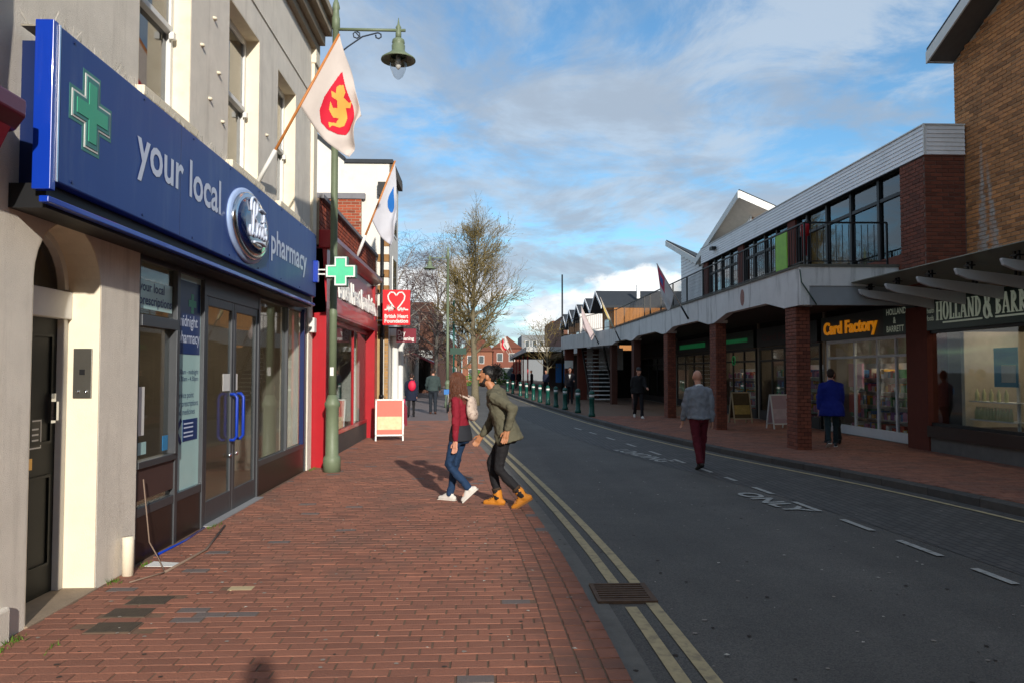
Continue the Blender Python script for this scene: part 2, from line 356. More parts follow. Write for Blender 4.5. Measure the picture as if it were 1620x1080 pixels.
# ================================================================== ground, road, pavements
def strip(pl, pr, z, uv=False):               # sheet between two polylines of equal length
    mb = MB(); n = len(pl)
    mb.add([(x, y, z) for x, y in pl]+[(x, y, z) for x, y in pr], [(i, n+i, n+i+1, i+1) for i in range(n-1)]); return mb
def interp(pts, y):
    for (x0, y0), (x1, y1) in zip(pts, pts[1:]):
        if y0 <= y <= y1: return x0+(x1-x0)*(y-y0)/(y1-y0)
    return pts[0][0] if y < pts[0][1] else pts[-1][0]
LE = [(1.0,-25),(.92,0),(.81,4.14),(.8,5.47),(.73,7.47),(.56,10.05),(.3,13.35),(-.02,17),(-.35,20.5),(-.75,26),(-1.15,34),(-1.5,45),(-2.3,60),(-4,90),(-8,150)]
RE = [(7.6,-25),(7.0,0),(6.31,8.66),(5.95,11.07),(4.95,15.25),(4.11,20.8),(3.62,26),(2.92,36),(2.28,48.1),(1.8,58.6),(.6,90),(-2,150)]
def smoothline(P):
    out = []; ys = [y for _, y in P]; y = P[0][1]
    while y <= P[-1][1]:
        a = .25*interp(P, y-1.2)+.5*interp(P, y)+.25*interp(P, y+1.2); out.append((a, y)); y += 1. if y < 60 else 5.
    return out
LE = smoothline(LE); RE = smoothline(RE)
struct('ground', B(-900, 900, -300, 1600, -.5, -.02), mat('far_ground', '#5c5a55', .9, .2, .2))
struct('road', strip(LE, RE, 0.), M_ASPH)
def off(P, d): return [(x+d, y) for x, y in P]
struct('gutter_channel', strip(off(LE, .0), off(LE, .13), .004), mat('worn_concrete', '#6b6862', .9, .22, 5, .3, 60))
BAYL = [(interp(RE, y)-2.05, y) for _, y in RE if -10 <= y <= 34]; BAYR = [(interp(RE, y)-.02, y) for _, y in RE if -10 <= y <= 34]
bayo = struct('loading_bay_paving', strip(BAYL, BAYR, .004), brick_tex('grey_block_paving', (.094, .086, .078), (.07, .065, .059), (.04, .038, .036), 1., .2, .1))
uvl = bayo.data.uv_layers.new(name='UVMap')
for lp in bayo.data.loops:
    co = bayo.data.vertices[lp.vertex_index].co; uvl.data[lp.index].uv = (co.y*1.0, co.x*1.0)
rc = random.Random(6)
gs_ = MB(); gd_ = MB()
for k in range(420):
    y = 3.6+11*rc.random()**1.5; x = rc.uniform(-2.8, 6); z = .0335 if x < interp(LE, y)-.02 else .0055; r_ = rc.uniform(.008, .02)
    (gs_ if rc.random() < .5 else gd_).add([(x+r_*math.cos(a)*rc.uniform(.7, 1.1), y+r_*math.sin(a)*rc.uniform(.7, 1.1), z) for a in [j*math.pi/4 for j in range(8)]], [tuple(range(8))])
tag(part('gum_spots', gs_, mat('pale_gum', '#8d857c', .9, .2)), 'pale trodden gum spots on paving and road', 'gum', kind='stuff'); tag(part('gum_stains', gd_, mat('dark_gum', '#3a322d', .9, .2)), 'dark trodden gum stains on paving and road', 'gum', kind='stuff')
# painted lines
M_YEL = mat('worn_yellow_line', '#b3a27c', .8, .15, 14, stain=('#6f675a', .8, .5)); M_WLINE = mat('worn_white_line', '#a9a8a2', .8, .2, 30, stain=('#55534f', .85, .5))
for m_ in (M_YEL, M_WLINE):
    for nd in m_.node_tree.nodes:
        if nd.type == 'TEX_NOISE' and abs(nd.inputs['Scale'].default_value-1.3) < .01: nd.inputs['Scale'].default_value = 9
def cut(P, a, b): return [(interp(P, a), a)]+[(x, y) for x, y in P if a < y < b]+[(interp(P, b), b)]
for d, segs in ((.23, [(-10, 5.45), (6.05, 60)]), (.40, [(-10, 5.55), (6.0, 60)])):
    for a, b in segs: c = cut(LE, a, b); struct('yellow_line', strip(off(c, d), off(c, d+.085), .008), M_YEL)
c = cut(RE, -8, 60); struct('yellow_line', strip(off(c, -.32), off(c, -.25), .012), M_YEL)
for a, b in [(5.9,6.38),(6.82,7.47),(7.93,8.54),(9.05,9.72),(10.33,10.96),(11.6,12.02),(12.6,13.2),(13.9,14.5),(15.3,16.0),(17,17.7),(18.7,19.4),(20.4,21.1),(22,22.8)]:
    xa, xb = [4.30-.005*y-.0028*y*y for y in (a, b)]
    struct('white_dash', strip([(xa, a), (xb, b)], [(xa+.075, a), (xb+.075, b)], .012), M_WLINE)
def roadtext(s, p0, p1, h):
    p0, p1 = Vector((*p0, .012)), Vector((*p1, .012)); r = (p1-p0); u = Vector((-r.y, r.x, 0)).normalized()
    mb = text(s, h/.72, p0, r, u, 0., .012, r.length); struct('road_lettering', mb, M_WLINE)
roadtext('ONLY', (3.48, 10.45), (3.72, 9.0), .30); roadtext('LOADING', (2.82, 16.3), (3.3, 14.1), .34)
# left pavement
EDGE = -2.95
PL = [(-3.6, y) for _, y in LE]
struct('pavement', strip(PL, off(LE, -.01), .0245), M_MORTAR)
pav = thing('brick_paving', 'red clay brick paving laid in courses beside the road', 'paving'); pav['kind'] = 'structure'; del pav['category']
bw, bd, gp = .204, .101, .005
cand = []
y = 2.2; row = 0
while y < 26:
    xr = interp(LE, y)-.40; x = -2.94-(.107 if row % 2 else 0)-.03*math.sin(row*1.7)
    while x < xr:
        a, b = max(x, -2.94), min(x+bw, xr)
        if b-a > .04: cand.append(((a+b)/2, y+.05, b-a, bd))
        x += bw+.010
    y += bd+gp; row += 1
for k in range(3):                                # three rows of blocks following the road edge
    y = 2.2+k*.05
    while y < 40:
        xc = interp(LE, y+.07)-.07-.131*k; cand.append((xc, y+.07, .122, .135 if k else .15)); y += .145 if k else .16
GRID = [(-2.40, 5.66, .16, .11), (-2.42, 5.38, .16, .11), (-2.38, 5.08, .16, .11), (-1.84, 5.95, .09, .05)]
cand = [c for c in cand if not any(abs(c[0]-g[0]) < g[2]+.02 and abs(c[1]-g[1]) < g[3]-.0 for g in GRID)]
vis = sorted([i for i, c in enumerate(cand) if c[1] > 4.05 and abs(c[2]-bw) < .004 and c[0] > -2.9+max(0, (4.6-c[1])*1.2)], key=lambda i: cand[i][1])[:280]
vis = set(vis); mbp = MB(); mbg = MB(); e = .0025; rr = random.Random(3)
def pv(mb, cx, cy, w, d, r, zt=.03):
    hw, hd = w/2, d/2; t = [rr.uniform(-.001, .001) for _ in range(4)]
    mb.add([(cx-hw, cy-hd, .005), (cx+hw, cy-hd, .005), (cx+hw, cy+hd, .005), (cx-hw, cy+hd, .005),
            (cx-hw+e, cy-hd+e, zt+t[0]), (cx+hw-e, cy-hd+e, zt+t[1]), (cx+hw-e, cy+hd-e, zt+t[2]), (cx-hw+e, cy+hd-e, zt+t[3])],
           [(4,5,6,7),(0,1,5,4),(1,2,6,5),(2,3,7,6),(3,0,4,7)], r)
one = MB(); pv(one, 0, 0, bw, bd, 0); om = one.mesh('brick', M_PAVER); og = one.mesh('brick', M_PAVERG)
for i, (cx, cy, w, d) in enumerate(cand):
    grey = rr.random() < .018
    if i in vis:
        o = shared('brick', og if grey else om, pav, (cx, cy, rr.uniform(-.0018, .0012))); o.rotation_euler = (rr.uniform(-.003, .003), rr.uniform(-.003, .003), rr.uniform(-.01, .01))
    else: pv(mbg if grey else mbp, cx, cy, w, d, rr.random(), .03+rr.uniform(-.0018, .0012))
part('paver_field', mbp, M_PAVER, pav, kind='stuff'); part('grey_paver_field', mbg, M_PAVERG, pav, kind='stuff')
struct('far_pavement', strip([(-14, y) for _, y in cut(LE, 26, 150)], off(cut(LE, 26, 150), -.40), .026), mat('grey_red_far_paving', '#6e625f', .9, .12, 3))
# right pavement + kerb stones
KR = off(RE, .14)
struct('pavement_right', strip(KR, [(14, y) for _, y in KR], .10), M_MORTAR)
pr_ = thing('brick_paving', 'shaded brick paving running under the shopping arcade', 'paving'); pr_['kind'] = 'structure'; del pr_['category']
mbp = MB(); y = 6.
while y < 27:
    x = interp(KR, y)+.01+random.random()*.1
    while x < 9.1:
        hw, hd, t = .102, .049, .112+random.uniform(-.002, .002)
        mbp.add([(x, y, .09), (x+2*hw, y, .09), (x+2*hw, y+2*hd, .09), (x, y+2*hd, .09), (x+e, y+e, t), (x+2*hw-e, y+e, t), (x+2*hw-e, y+2*hd-e, t), (x+e, y+2*hd-e, t)], [(4,5,6,7),(0,1,5,4),(1,2,6,5),(2,3,7,6),(3,0,4,7)], random.random())
        x += .214
    y += .106
part('paver_field', mbp, M_PAVER, pr_, kind='stuff')
kb = thing('kerb', 'long dark granite kerb along the arcade pavement', 'kerb'); kb['kind'] = 'structure'; del kb['category']
M_KERB = mat('dark_granite_kerb', '#4a4744', .85, .25, 6, .3, 50, pieces=.12)
y = -6.
while y < 60:
    x0, x1 = interp(RE, y), interp(RE, y+.9); mb = MB()
    mb.extr([(x0, y+.008, -.02), (x0+.15, y+.008, -.02), (x0+.15, y+.008, .12), (x0+.02, y+.008, .12), (x0, y+.008, .10)], (x1-x0, .9-.016, 0)); part('kerb_stone', mb, M_KERB, kb); y += .9
# drain grate in the gutter
dg = thing('drain_grate', 'rusty slotted drain grate in the gutter across yellow lines', 'drain', (1.05, 5.78, .0))
part('frame', B(.84, 1.28, 5.54, 5.57, 0, .022).box(.84, 1.28, 5.98, 6.01, 0, .022).box(.84, .87, 5.57, 5.98, 0, .022).box(1.24, 1.28, 5.57, 5.98, 0, .022), mat('rusty_iron', '#5b4636', .8, .3, 14, .3), dg)
part('pit', B(.87, 1.24, 5.57, 5.98, 0, .007), M_BLACK, dg)
for i in range(7): part('grate_bar', B(.87, 1.24, 5.585+i*.057, 5.612+i*.057, .004, .02), MATS['rusty_iron'], dg)
for i, g in enumerate(GRID[:3]):
    t = thing('inspection_cover', ['dark metal access cover flush in the bricks, farthest from the arched doorway wall corner', 'middle one of three dark metal access covers in the bricks', 'dark metal access cover with worn face, first before the arched doorway'][i], 'cover', (g[0], g[1], .018))
    part('frame', B(g[0]-.15, g[0]+.15, g[1]-.105, g[1]+.105, .018, .029), mat('cover_frame', '#6a5546', .8, .2), t); part('plate', B(g[0]-.14, g[0]+.14, g[1]-.095, g[1]+.095, .02, .033), mat('cover_plate', '#4a4035', .75, .25, 30, .4, 160), t, .003)
solo('paver_tile', B(-1.93, -1.75, 5.90, 6.0, .02, .031), mat('cream_tile', '#b5a480', .8, .1), 'small cream square tile set among red bricks', 'tile')
gm = MB()
for (gx, gy, n, sp_) in [(-2.9, 4.85, 40, .05), (-2.86, 4.65, 34, .1), (-2.92, 6.15, 40, .05), (-2.9, 6.68, 22, .05), (-2.9, 8.3, 40, .1), (-2.9, 13.1, 70, .2), (-2.5, 13.0, 50, .15), (-2.6, 4.7, 20, .08)]:
    for _ in range(n):
        x, y = gx+abs(random.gauss(0, .03)), gy+random.gauss(0, sp_); h = random.uniform(.015, .055); a = random.random()*6.3; w = .006
        gm.add([(x-w*math.cos(a), y-w*math.sin(a), .02), (x+w*math.cos(a), y+w*math.sin(a), .02), (x+random.gauss(0, .02), y+random.gauss(0, .02), .02+h)], [(0, 1, 2)])
tag(part('weeds', gm, M_LEAF), 'green weeds and grass tufts along the wall foot', 'weeds', kind='stuff')
lm = MB(); rl = random.Random(12)
for _ in range(170):
    y = rl.uniform(3.5, 15); x = rl.uniform(-2.8, 4.2); z = .034 if x < interp(LE, y) else .0125
    s_ = rl.uniform(.006, .02); a = rl.random()*3; k = rl.uniform(.4, 1); ca, sa = math.cos(a)*s_, math.sin(a)*s_
    lm.add([(x+ca, y+sa, z), (x-sa*k, y+ca*k, z+.003), (x-ca, y-sa, z), (x+sa*k, y-ca*k, z+.002)], [(0, 1, 2, 3)])
tag(part('litter', lm, mat('pale_litter', '#b9b4a8', .8, .15)), 'pale scraps and petals scattered on paving and road', 'litter', kind='stuff')

# ================================================================== Boots building
bt = thing('rendered_building', 'cream rendered two storey building with sash windows above a pharmacy', 'building', (-2.95, 9, 0))
XW = -2.95
w = MB()
w.box(-3.30, XW, 4.42, 5.08, 0, 2.9)                       # left of the arched door
pts = [(XW, 5.08, 2.9), (XW, 5.08, 2.30)]+[(XW, 5.53-.45*math.cos(a*math.pi/14), 2.30+.45*math.sin(a*math.pi/14)) for a in range(1, 14)]+[(XW, 5.98, 2.30), (XW, 5.98, 2.9)]
n_ = len(pts)
# wall above arch built as strips so that it stays convex
for i in range(1, n_-2):
    a, b = pts[i], pts[i+1]
    w.extr([(XW, a[1], a[2]), (XW, b[1], b[2]), (XW, b[1], 2.9), (XW, a[1], 2.9)], (-.35, 0, 0))
w.box(-3.42, XW, 5.98, 6.63, 0, 2.9)
w.box(-3.42, XW, 12.98, 13.28, 0, 2.9)
WIN = [(6.52, 7.67, 4.12, 6.05), (8.80, 10.0, 4.12, 6.05), (10.90, 11.95, 4.12, 6.05)]
yy = 4.42
for (a, b, z0, z1) in WIN:
    w.box(-3.2, XW, yy, a, 2.9, 8.0); w.box(-3.2, XW, a, b, 2.9, z0); w.box(-3.2, XW, a, b, z1, 8.0); yy = b
w.box(-3.2, XW, yy, 13.28, 2.9, 8.0)
part('wall', w, M_WALLC, bt)
part('end_pilaster', B(-3.1, -2.90, 13.02, 13.30, 3.4, 7.0).box(-3.1, -2.87, 13.0, 13.32, 7.0, 7.6), M_REVEAL, bt, .01)
part('shell', B(-11, -6.4, 4.42, 13.28, 0, 7.9).box(-6.4, -3.45, 4.42, 13.28, 7.6, 7.9).box(-6.4, -3.43, 4.44, 4.6, 0, 7.6).box(-6.4, -3.43, 13.1, 13.27, 0, 7.6).box(-6.4, -3.22, 4.6, 13.1, 2.95, 3.15), M_WALLC, bt)
part('string_line', B(-2.95, -2.935, 4.42, 13.0, 6.42, 6.45), M_WALLC, bt)
cm = MB()
for x1, z0, z1 in ((-2.86, 7.25, 7.38), (-2.76, 7.38, 7.55), (-2.64, 7.55, 7.72), (-2.56, 7.72, 7.86)): cm.box(-3.2, x1, 4.42, 13.22, z0, z1)
part('cornice', cm, mat('stone_cornice', '#9c8f7c', .9, .15, 4, .2), bt, .012)
for (a, b, z0, z1) in WIN:
    for q in ((b-.012, b, z0, z1), (a, a+.012, z0, z1), (a+.012, b-.012, z1-.012, z1)): part('window_reveal', B(-3.16, -2.952, *q), M_REVEAL, bt)
# arch reveal lining (painted)
al = MB()
al.box(-3.28, -2.952, 5.968, 5.979, .02, 2.30)
for i in range(14):
    a0, a1 = math.pi*i/14, math.pi*(i+1)/14
    al.extr([(-2.952, 5.53-r*math.cos(a), 2.30+r*math.sin(a)) for a, r in ((a0, .449), (a1, .449), (a1, .438), (a0, .438))], (-.33, 0, 0))
al.box(-3.28, -2.952, 5.081, 5.092, .02, 2.30)
part('arch_reveal', al, M_REVEAL, bt)
part('plinth', B(-2.952, -2.90, 4.5, 4.86, 0, .24), M_WALLC, bt, .02)
for (a, b, z0, z1) in WIN:
    f = part('sash_window', B(-3.2, -3.12, a+.012, a+.08, z0, z1-.012).box(-3.2, -3.12, b-.08, b-.012, z0, z1-.012).box(-3.2, -3.12, a+.08, b-.08, z1-.09, z1-.012).box(-3.21, -3.08, a+.08, b-.08, z0, z0+.09).box(-3.2, -3.1, a+.08, b-.08, (z0+z1)/2-.03, (z0+z1)/2+.03), M_WHITE, bt, .006)
    part('pane', B(-3.17, -3.165, a+.08, b-.08, z0+.09, (z0+z1)/2-.03), M_DGLASS, f); part('pane', B(-3.15, -3.145, a+.08, b-.08, (z0+z1)/2+.03, z1-.09), M_DGLASS, f)
    part('horn', B(-3.12, -3.07, b-.13, b-.08, (z0+z1)/2-.1, (z0+z1)/2-.03), M_WHITE, f)
    part('blind', B(-3.40, -3.39, a, b, z0, z1), mat('grey_blind', '#8a8578', .9, .1), f)
    part('sill', B(-3.2, -2.87, a-.05, b+.05, z0-.09, z0-.002), M_REVEAL, f, .008)
for (y, z) in ((7.95, 5.1), (8.2, 4.62), (8.45, 5.0), (8.6, 4.5), (10.35, 4.9), (8.3, 5.55)):
    part('wall_tie', sm(MB().lathe((-2.945, y, z), [(.03, -.012), (.03, .012)], 8)), M_REVEAL, bt)
# door in the arch
DX = -3.24
dr = part('door', B(DX-.06, DX, 5.14, 5.91, .04, 2.08), mat('dark_green_gloss', '#0a0f0d', .6, .1), bt)
for (a, b, c, d) in ((5.20, 5.47, .25, .92), (5.57, 5.84, .25, .92), (5.20, 5.47, 1.15, 1.96), (5.57, 5.84, 1.15, 1.96)):
    part('panel_moulding', B(DX, DX+.015, a, b, c, c+.02).box(DX, DX+.015, a, b, d-.02, d).box(DX, DX+.015, a, a+.02, c+.02, d-.02).box(DX, DX+.015, b-.02, b, c+.02, d-.02), MATS['dark_green_gloss'], dr)
part('letter_box', B(DX, DX+.015, 5.34, 5.60, .98, 1.06), mat('brass', '#b08a4a', .35, .1, metal=1.), dr)
part('door_handle', B(DX, DX+.03, 5.80, 5.86, 1.30, 1.52).box(DX+.03, DX+.06, 5.815, 5.845, 1.32, 1.46), M_CHROME, dr)
part('notice', B(DX, DX+.008, 5.45, 5.72, 1.12, 1.34), M_BLACK, dr)
part('notice_border', B(DX+.008, DX+.0095, 5.455, 5.715, 1.322, 1.332).box(DX+.008, DX+.0095, 5.455, 5.715, 1.125, 1.135).box(DX+.008, DX+.0095, 5.705, 5.715, 1.136, 1.321), M_WHITE, dr)
for z in (1.18, 1.22, 1.26): part('notice_line', B(DX+.008, DX+.0095, 5.48, 5.68, z, z+.012), M_WHITE, dr)
part('door_frame', B(DX-.05, DX+.05, 5.093, 5.14, .03, 2.08).box(DX-.05, DX+.05, 5.91, 5.967, .03, 2.08).box(DX-.05, DX+.08, 5.093, 5.967, 2.08, 2.29), M_WHITE, bt, .008)
fl = MB()
for i in range(14):
    a0, a1 = math.pi*i/14, math.pi*(i+1)/14
    fl.extr([(DX+.05, 5.53-r*math.cos(a), 2.305+r*math.sin(a)) for a, r in ((a0, .437), (a1, .437), (a1, .38), (a0, .38))], (-.09, 0, 0))
part('fanlight_frame', fl, M_WHITE, bt)
part('fanlight_pane', B(DX-.01, DX-.005, 5.1, 5.96, 2.29, 2.75), M_DGLASS, bt)
part('doorstep', B(-3.3, -2.93, 5.08, 5.98, 0, .04), mat('worn_stone_step', '#8a7a68', .9, .2, 5, .3), bt, .006)
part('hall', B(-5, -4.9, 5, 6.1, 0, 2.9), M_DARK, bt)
ip = part('intercom', B(-3.14, -3.0, 5.955, 5.968, 1.48, 1.86), mat('brushed_steel', '#8b8880', .35, .1, metal=.9), bt, .003)
for x in (-3.1, -3.04): part('button', sm(MB().tube([(x, 5.955, 1.53), (x, 5.945, 1.53)], .014, 10)), M_CHROME, ip)
part('grille', B(-3.09, -3.05, 5.95, 5.954, 1.66, 1.70), M_BLACK, ip)
def cross_(cy, cz, s, t, x): return [(x, cy+a, cz+b) for a, b in [(-t, -s), (t, -s), (t, -t), (s, -t), (s, t), (t, t), (t, s), (-t, s), (-t, t), (-s, t), (-s, -t), (-t, -t)]]
# shopfront ------------------------------------------------------
sf = thing('pharmacy_shopfront', 'grey framed pharmacy shopfront with double doors and dark stall riser', 'shopfront', (-2.98, 9.8, 0))
fm = MB()
FX0, FX1 = -3.06, -2.97
for y in (6.63, 7.50, 8.22, 10.20, 12.9): fm.box(FX0, FX1, y, y+.07, .0, 2.75)
for (a, b) in ((6.70, 7.50), (7.57, 8.22), (10.27, 12.9)): fm.box(FX0, FX1-.005, a, b, .42, .50); fm.box(FX0, FX1-.005, a, b, 2.66, 2.75)
fm.box(FX0, FX1+.02, 6.70, 7.50, 2.08, 2.18); fm.box(FX0, FX1+.01, 6.70, 7.50, .84, .90).box(FX0, FX1-.005, 8.29, 10.2, 2.5, 2.75)
fm.box(FX0, FX1+.03, 7.43, 7.5, .9, 2.08)
part('frame', fm, M_DKFRAME, sf, .004)
for q in ((6.70, 8.22), (10.27, 12.9)): part('stall_riser', B(-3.05, -2.985, *q, 0, .42), mat('black_brown_stone', '#2a1e1a', .35, .15, 10), sf)
part('brown_panel', B(-3.05, -2.985, 6.70, 7.50, .56, .84), mat('brown_panel', '#4a3632', .5, .1), sf)
for (a, b, c, d) in ((6.70, 7.43, .90, 2.08), (6.70, 7.5, 2.18, 2.66), (10.27, 11.7, .50, 2.66), (11.74, 12.9, .50, 2.66)): part('pane', B(-3.02, -3.014, a, b, c, d), M_GLASS, sf)
part('lower_pane', B(-3.02, -3.014, 6.70, 7.5, .50, .56), M_GLASS, sf)
part('mullion', B(FX0, FX1, 11.7, 11.74, .5, 2.66), M_DKFRAME, sf)
vp = part('vinyl_panel', B(-3.02, -3.012, 7.57, 8.22, .50, 2.66), mat('pale_teal_vinyl', '#a9cccb', .3, .05, coat=.3), sf)
part('vinyl_cross', MB().extr(cross_(7.98, 2.38, .1, .035, -3.007), (-.002, 0, 0)), M_GREEN, vp)
part('vinyl_header', B(-3.012, -3.009, 7.60, 8.2, 1.86, 2.6), mat('navy_vinyl', '#12306a', .35, .05), vp)
part('vinyl_text', text('midnight\npharmacy', .165, (-3.009, 7.63, 2.14), RT_L, UP, .001, .002, .56), M_LETTER, vp)
part('vinyl_text', text('8.30am - midnight\n10.30am - 4.30pm', .07, (-3.011, 7.62, 1.66), RT_L, UP, .001, 0, .55), MATS['navy_vinyl'], vp)
part('vinyl_text', text('service point\nfor prescriptions\nand medicines', .085, (-3.011, 7.62, 1.42), RT_L, UP, .001, 0, .56), MATS['navy_vinyl'], vp)
part('vinyl_notice', B(-3.012, -3.009, 7.78, 8.17, .98, 1.2), MATS['navy_vinyl'], vp)
for z in (1.02, 1.06, 1.11, 1.15): part('vinyl_line', B(-3.009, -3.0075, 7.81, 8.05, z, z+.014), M_LETTER, vp)
part('vinyl_arrow', MB().extr([(-3.011, 7.72, 1.22), (-3.011, 7.60, 1.09), (-3.011, 7.72, .95), (-3.011, 7.76, .98), (-3.011, 7.66, 1.09), (-3.011, 7.76, 1.19)], (.002, 0, 0)), MATS['navy_vinyl'], vp)
part('window_poster', B(-3.012, -3.008, 6.72, 7.46, 2.24, 2.5), MATS['pale_teal_vinyl'], sf); part('window_text', text('your local\nprescriptions', .12, (-3.007, 6.75, 2.40), RT_L, UP, .001, .002, .7), MATS['navy_vinyl'], sf)
part('window_notice', B(-3.012, -3.009, 6.74, 6.90, 1.12, 1.55), M_WHITE, sf); part('window_sticker', B(-3.012, -3.009, 7.30, 7.42, .94, 1.08), mat('blue_sticker', '#2f7fb5', .4), sf)
part('window_sticker', B(-3.012, -3.009, 6.74, 6.95, .95, 1.06), MATS['pale_teal_vinyl'], sf)
for a, b, hy in ((8.30, 9.24, 9.12), (9.25, 10.19, 9.36)):
    d = part('door_leaf', B(-3.03, -2.985, a, a+.08, .03, 2.5).box(-3.03, -2.985, b-.08, b, .03, 2.5).box(-3.03, -2.985, a+.08, b-.08, .03, .28).box(-3.03, -2.985, a+.08, b-.08, 2.4, 2.5), M_DKFRAME, sf, .004)
    part('pane', B(-3.01, -3.004, a+.08, b-.08, .28, 2.4), M_GLASS, d)
    part('pull_handle', sm(MB().tube([(-2.98, hy, .88), (-2.93, hy, .88), (-2.90, hy, .92), (-2.90, hy, 1.38), (-2.93, hy, 1.42), (-2.98, hy, 1.42)], .019, 8)), M_BLUE, d)
    part('lock', sm(MB().tube([(-2.985, hy, .7), (-2.965, hy, .7)], .025, 8)), M_CHROME, d)
    part('door_notice', B(-3.003, -3.0, hy-.2, hy+.08, 1.46, 1.66), M_WHITE, d)
part('threshold', B(-3.1, -2.88, 8.29, 10.2, .0, .04), mat('threshold_concrete', '#8b8c8e', .8, .1), sf)
part('corner_post', B(-3.0, -2.93, 12.6, 12.66, .5, 2.7), M_BOOTS_D, sf)
part('alarm_box', B(-2.95, -2.86, 13.02, 13.2, 2.35, 2.6), M_WHITE, bt, .01)
# room behind
rm = MB(); rm.box(-6.4, -6.3, 6.4, 13.0, 0, 2.9).box(-6.3, -3.1, 6.5, 6.6, 0, 2.9).box(-6.3, -3.1, 13.0, 13.1, 0, 2.9)
for y in (7.6, 9.6, 11.6): part('added_ceiling_light', B(-5.2, -4.2, y-.5, y+.5, 2.76, 2.798), mat('added_shop_light', '#d8d4c8', .5, emis='#ffe9cc', estr=5.0), sf)  # glowing panels added to brighten the pharmacy interior
part('room_wall', rm, M_ROOM, sf); part('room_floor', B(-6.3, -3.06, 6.6, 13.0, 0, .03), mat('vinyl_floor', '#7a6d60', .5, .1), sf); part('room_ceiling', B(-6.3, -3.06, 6.6, 13.0, 2.8, 2.9), M_ROOM, sf)
gc = [mat('pack_%d' % i, c, .5, .05) for i, c in enumerate(['#c9c4b5', '#3c6fa5', '#b5452f', '#d9a63a', '#4d8a5a', '#d8d8d8', '#7a4a86', '#c77b9a'])]
def shelves(name, label, cx, y0, y1, x0, x1, h, parent=None, rows=5, cat='shelf', axis='y'):
    t = thing(name, label, cat, (cx, (y0+y1)/2, 0)); z = [.15+i*(h-.2)/rows for i in range(rows)]
    m = MB().box(x0, x0+.03, y0, y1, 0, h)
    for q in z: m.box(x0+.03, x1, y0, y1, q, q+.025)
    part('rack', m, M_WHITE, t)
    for k, mm in enumerate(gc):
        pm = MB()
        for q in z:
            y = y0+random.random()*.3
            while y < y1-.15:
                if random.random() < .16:
                    ww = random.uniform(.08, .2); pm.box(x0+.06, x1-.03-k*.004, y, min(y+ww, y1), q+.03, q+random.uniform(.12, .26)); 
                y += .09+.013*k
        if pm.v: part('goods', pm, mm, t, kind='stuff')
shelves('shop_shelf', 'shelving of boxed goods behind the pharmacy window pane', -4.4, 6.7, 8.2, -4.6, -4.2, 1.9)
shelves('shop_shelf', 'long wall shelving deep inside the pharmacy', -6.0, 8.4, 12.8, -6.2, -5.8, 2.1)
part('wet_floor_sign', MB().extr([(-3.7, 9.72, .03), (-3.7, 9.92, .03), (-3.7, 9.86, .75), (-3.7, 9.78, .75)], (.03, 0, 0)), mat('yellow_plastic', '#e0a818', .4), sf)
# sign -----------------------------------------------------------
sg = thing('pharmacy_sign', 'long navy pharmacy fascia sign with pale lettering and chrome oval', 'sign', (-2.8, 8.4, 2.75))
part('panel', B(-2.77, -2.65, 4.78, 12.15, 2.86, 3.85), M_BOOTS, sg, .01)
part('stand_off', B(-2.949, -2.772, 4.9, 12.1, 2.858, 3.80), M_BOOTS_D, sg)
part('end_cap', B(-2.765, -2.653, 4.72, 4.778, 2.80, 3.86), M_BLUE, sg, .004)
part('lower_trim', B(-2.95, -2.72, 4.80, 12.15, 2.70, 2.855), M_BLACK, sg); part('light_strip', B(-2.72, -2.66, 4.72, 12.15, 2.72, 2.76), M_BLUE, sg, .006)
part('edge_trim', B(-2.651, -2.645, 4.775, 4.79, 2.86, 3.85), M_CHROME, sg)
for k in range(8):
    for z in (2.90, 3.81): part('fixing', sm(MB().ell((-2.648, 4.95+k*1.02, z), (.006, .011, .011), None, 8, 5)), M_BOOTS_D, sg)
for y in (6.7, 9.45): part('panel_joint', B(-2.651, -2.648, y, y+.006, 2.87, 3.84), M_BOOTS_D, sg)
def cross(cy, cz, s, t, x, plane='x'):
    p = [(-t, -s), (t, -s), (t, -t), (s, -t), (s, t), (t, t), (t, s), (-t, s), (-t, t), (-s, t), (-s, -t), (-t, -t)]
    return [(x, cy+a, cz+b) for a, b in p] if plane == 'x' else [(cy+a, x, cz+b) for a, b in p]
for s, t, m, x in ((.275, .115, mat('dull_green_edge', '#3d7a74', .4), -2.648), (.25, .09, M_WHITE, -2.644), (.235, .076, MATS['dull_green_edge'], -2.640), (.2, .05, M_GREEN, -2.636)):
    part('cross_layer', MB().extr(cross(5.18, 3.42, s, t, x), (-.006, 0, 0)), m, sg)
part('lettering', text('your local', .47, (-2.648, 5.86, 3.27), RT_L, UP, .003, .008, 1.86), M_LETTER, sg)
part('lettering', text('pharmacy', .44, (-2.648, 9.56, 3.18), RT_L, UP, .003, .008, 1.92), M_LETTER, sg)
def disc(cy, cz, a, b, x0, x1, m, name, dome=0.):
    rings = []
    for k, (f, x) in enumerate(((1, x0), (1, x1), (.93, x1+.012+dome*.3), (.7, x1+.014+dome*.75), (.35, x1+.014+dome*.95), (.02, x1+.014+dome))):
        rings.append([(x, cy+a*f*math.cos(2*math.pi*j/48), cz+b*f*math.sin(2*math.pi*j/48)) for j in range(48)])
    return part(name, MB().tube_rings(rings), m, sg, smooth=True)
disc(8.60, 3.31, .70, .41, -2.65, -2.63, mat('pale_blue_plate', '#9db4dc', .4), 'oval_back')
disc(8.60, 3.31, .64, .365, -2.63, -2.59, M_CHROME, 'oval_rim'); disc(8.61, 3.31, .57, .315, -2.59, -2.575, mat('deep_navy_gloss', '#07163f', .12, .03, coat=1.), 'oval_face', .03)
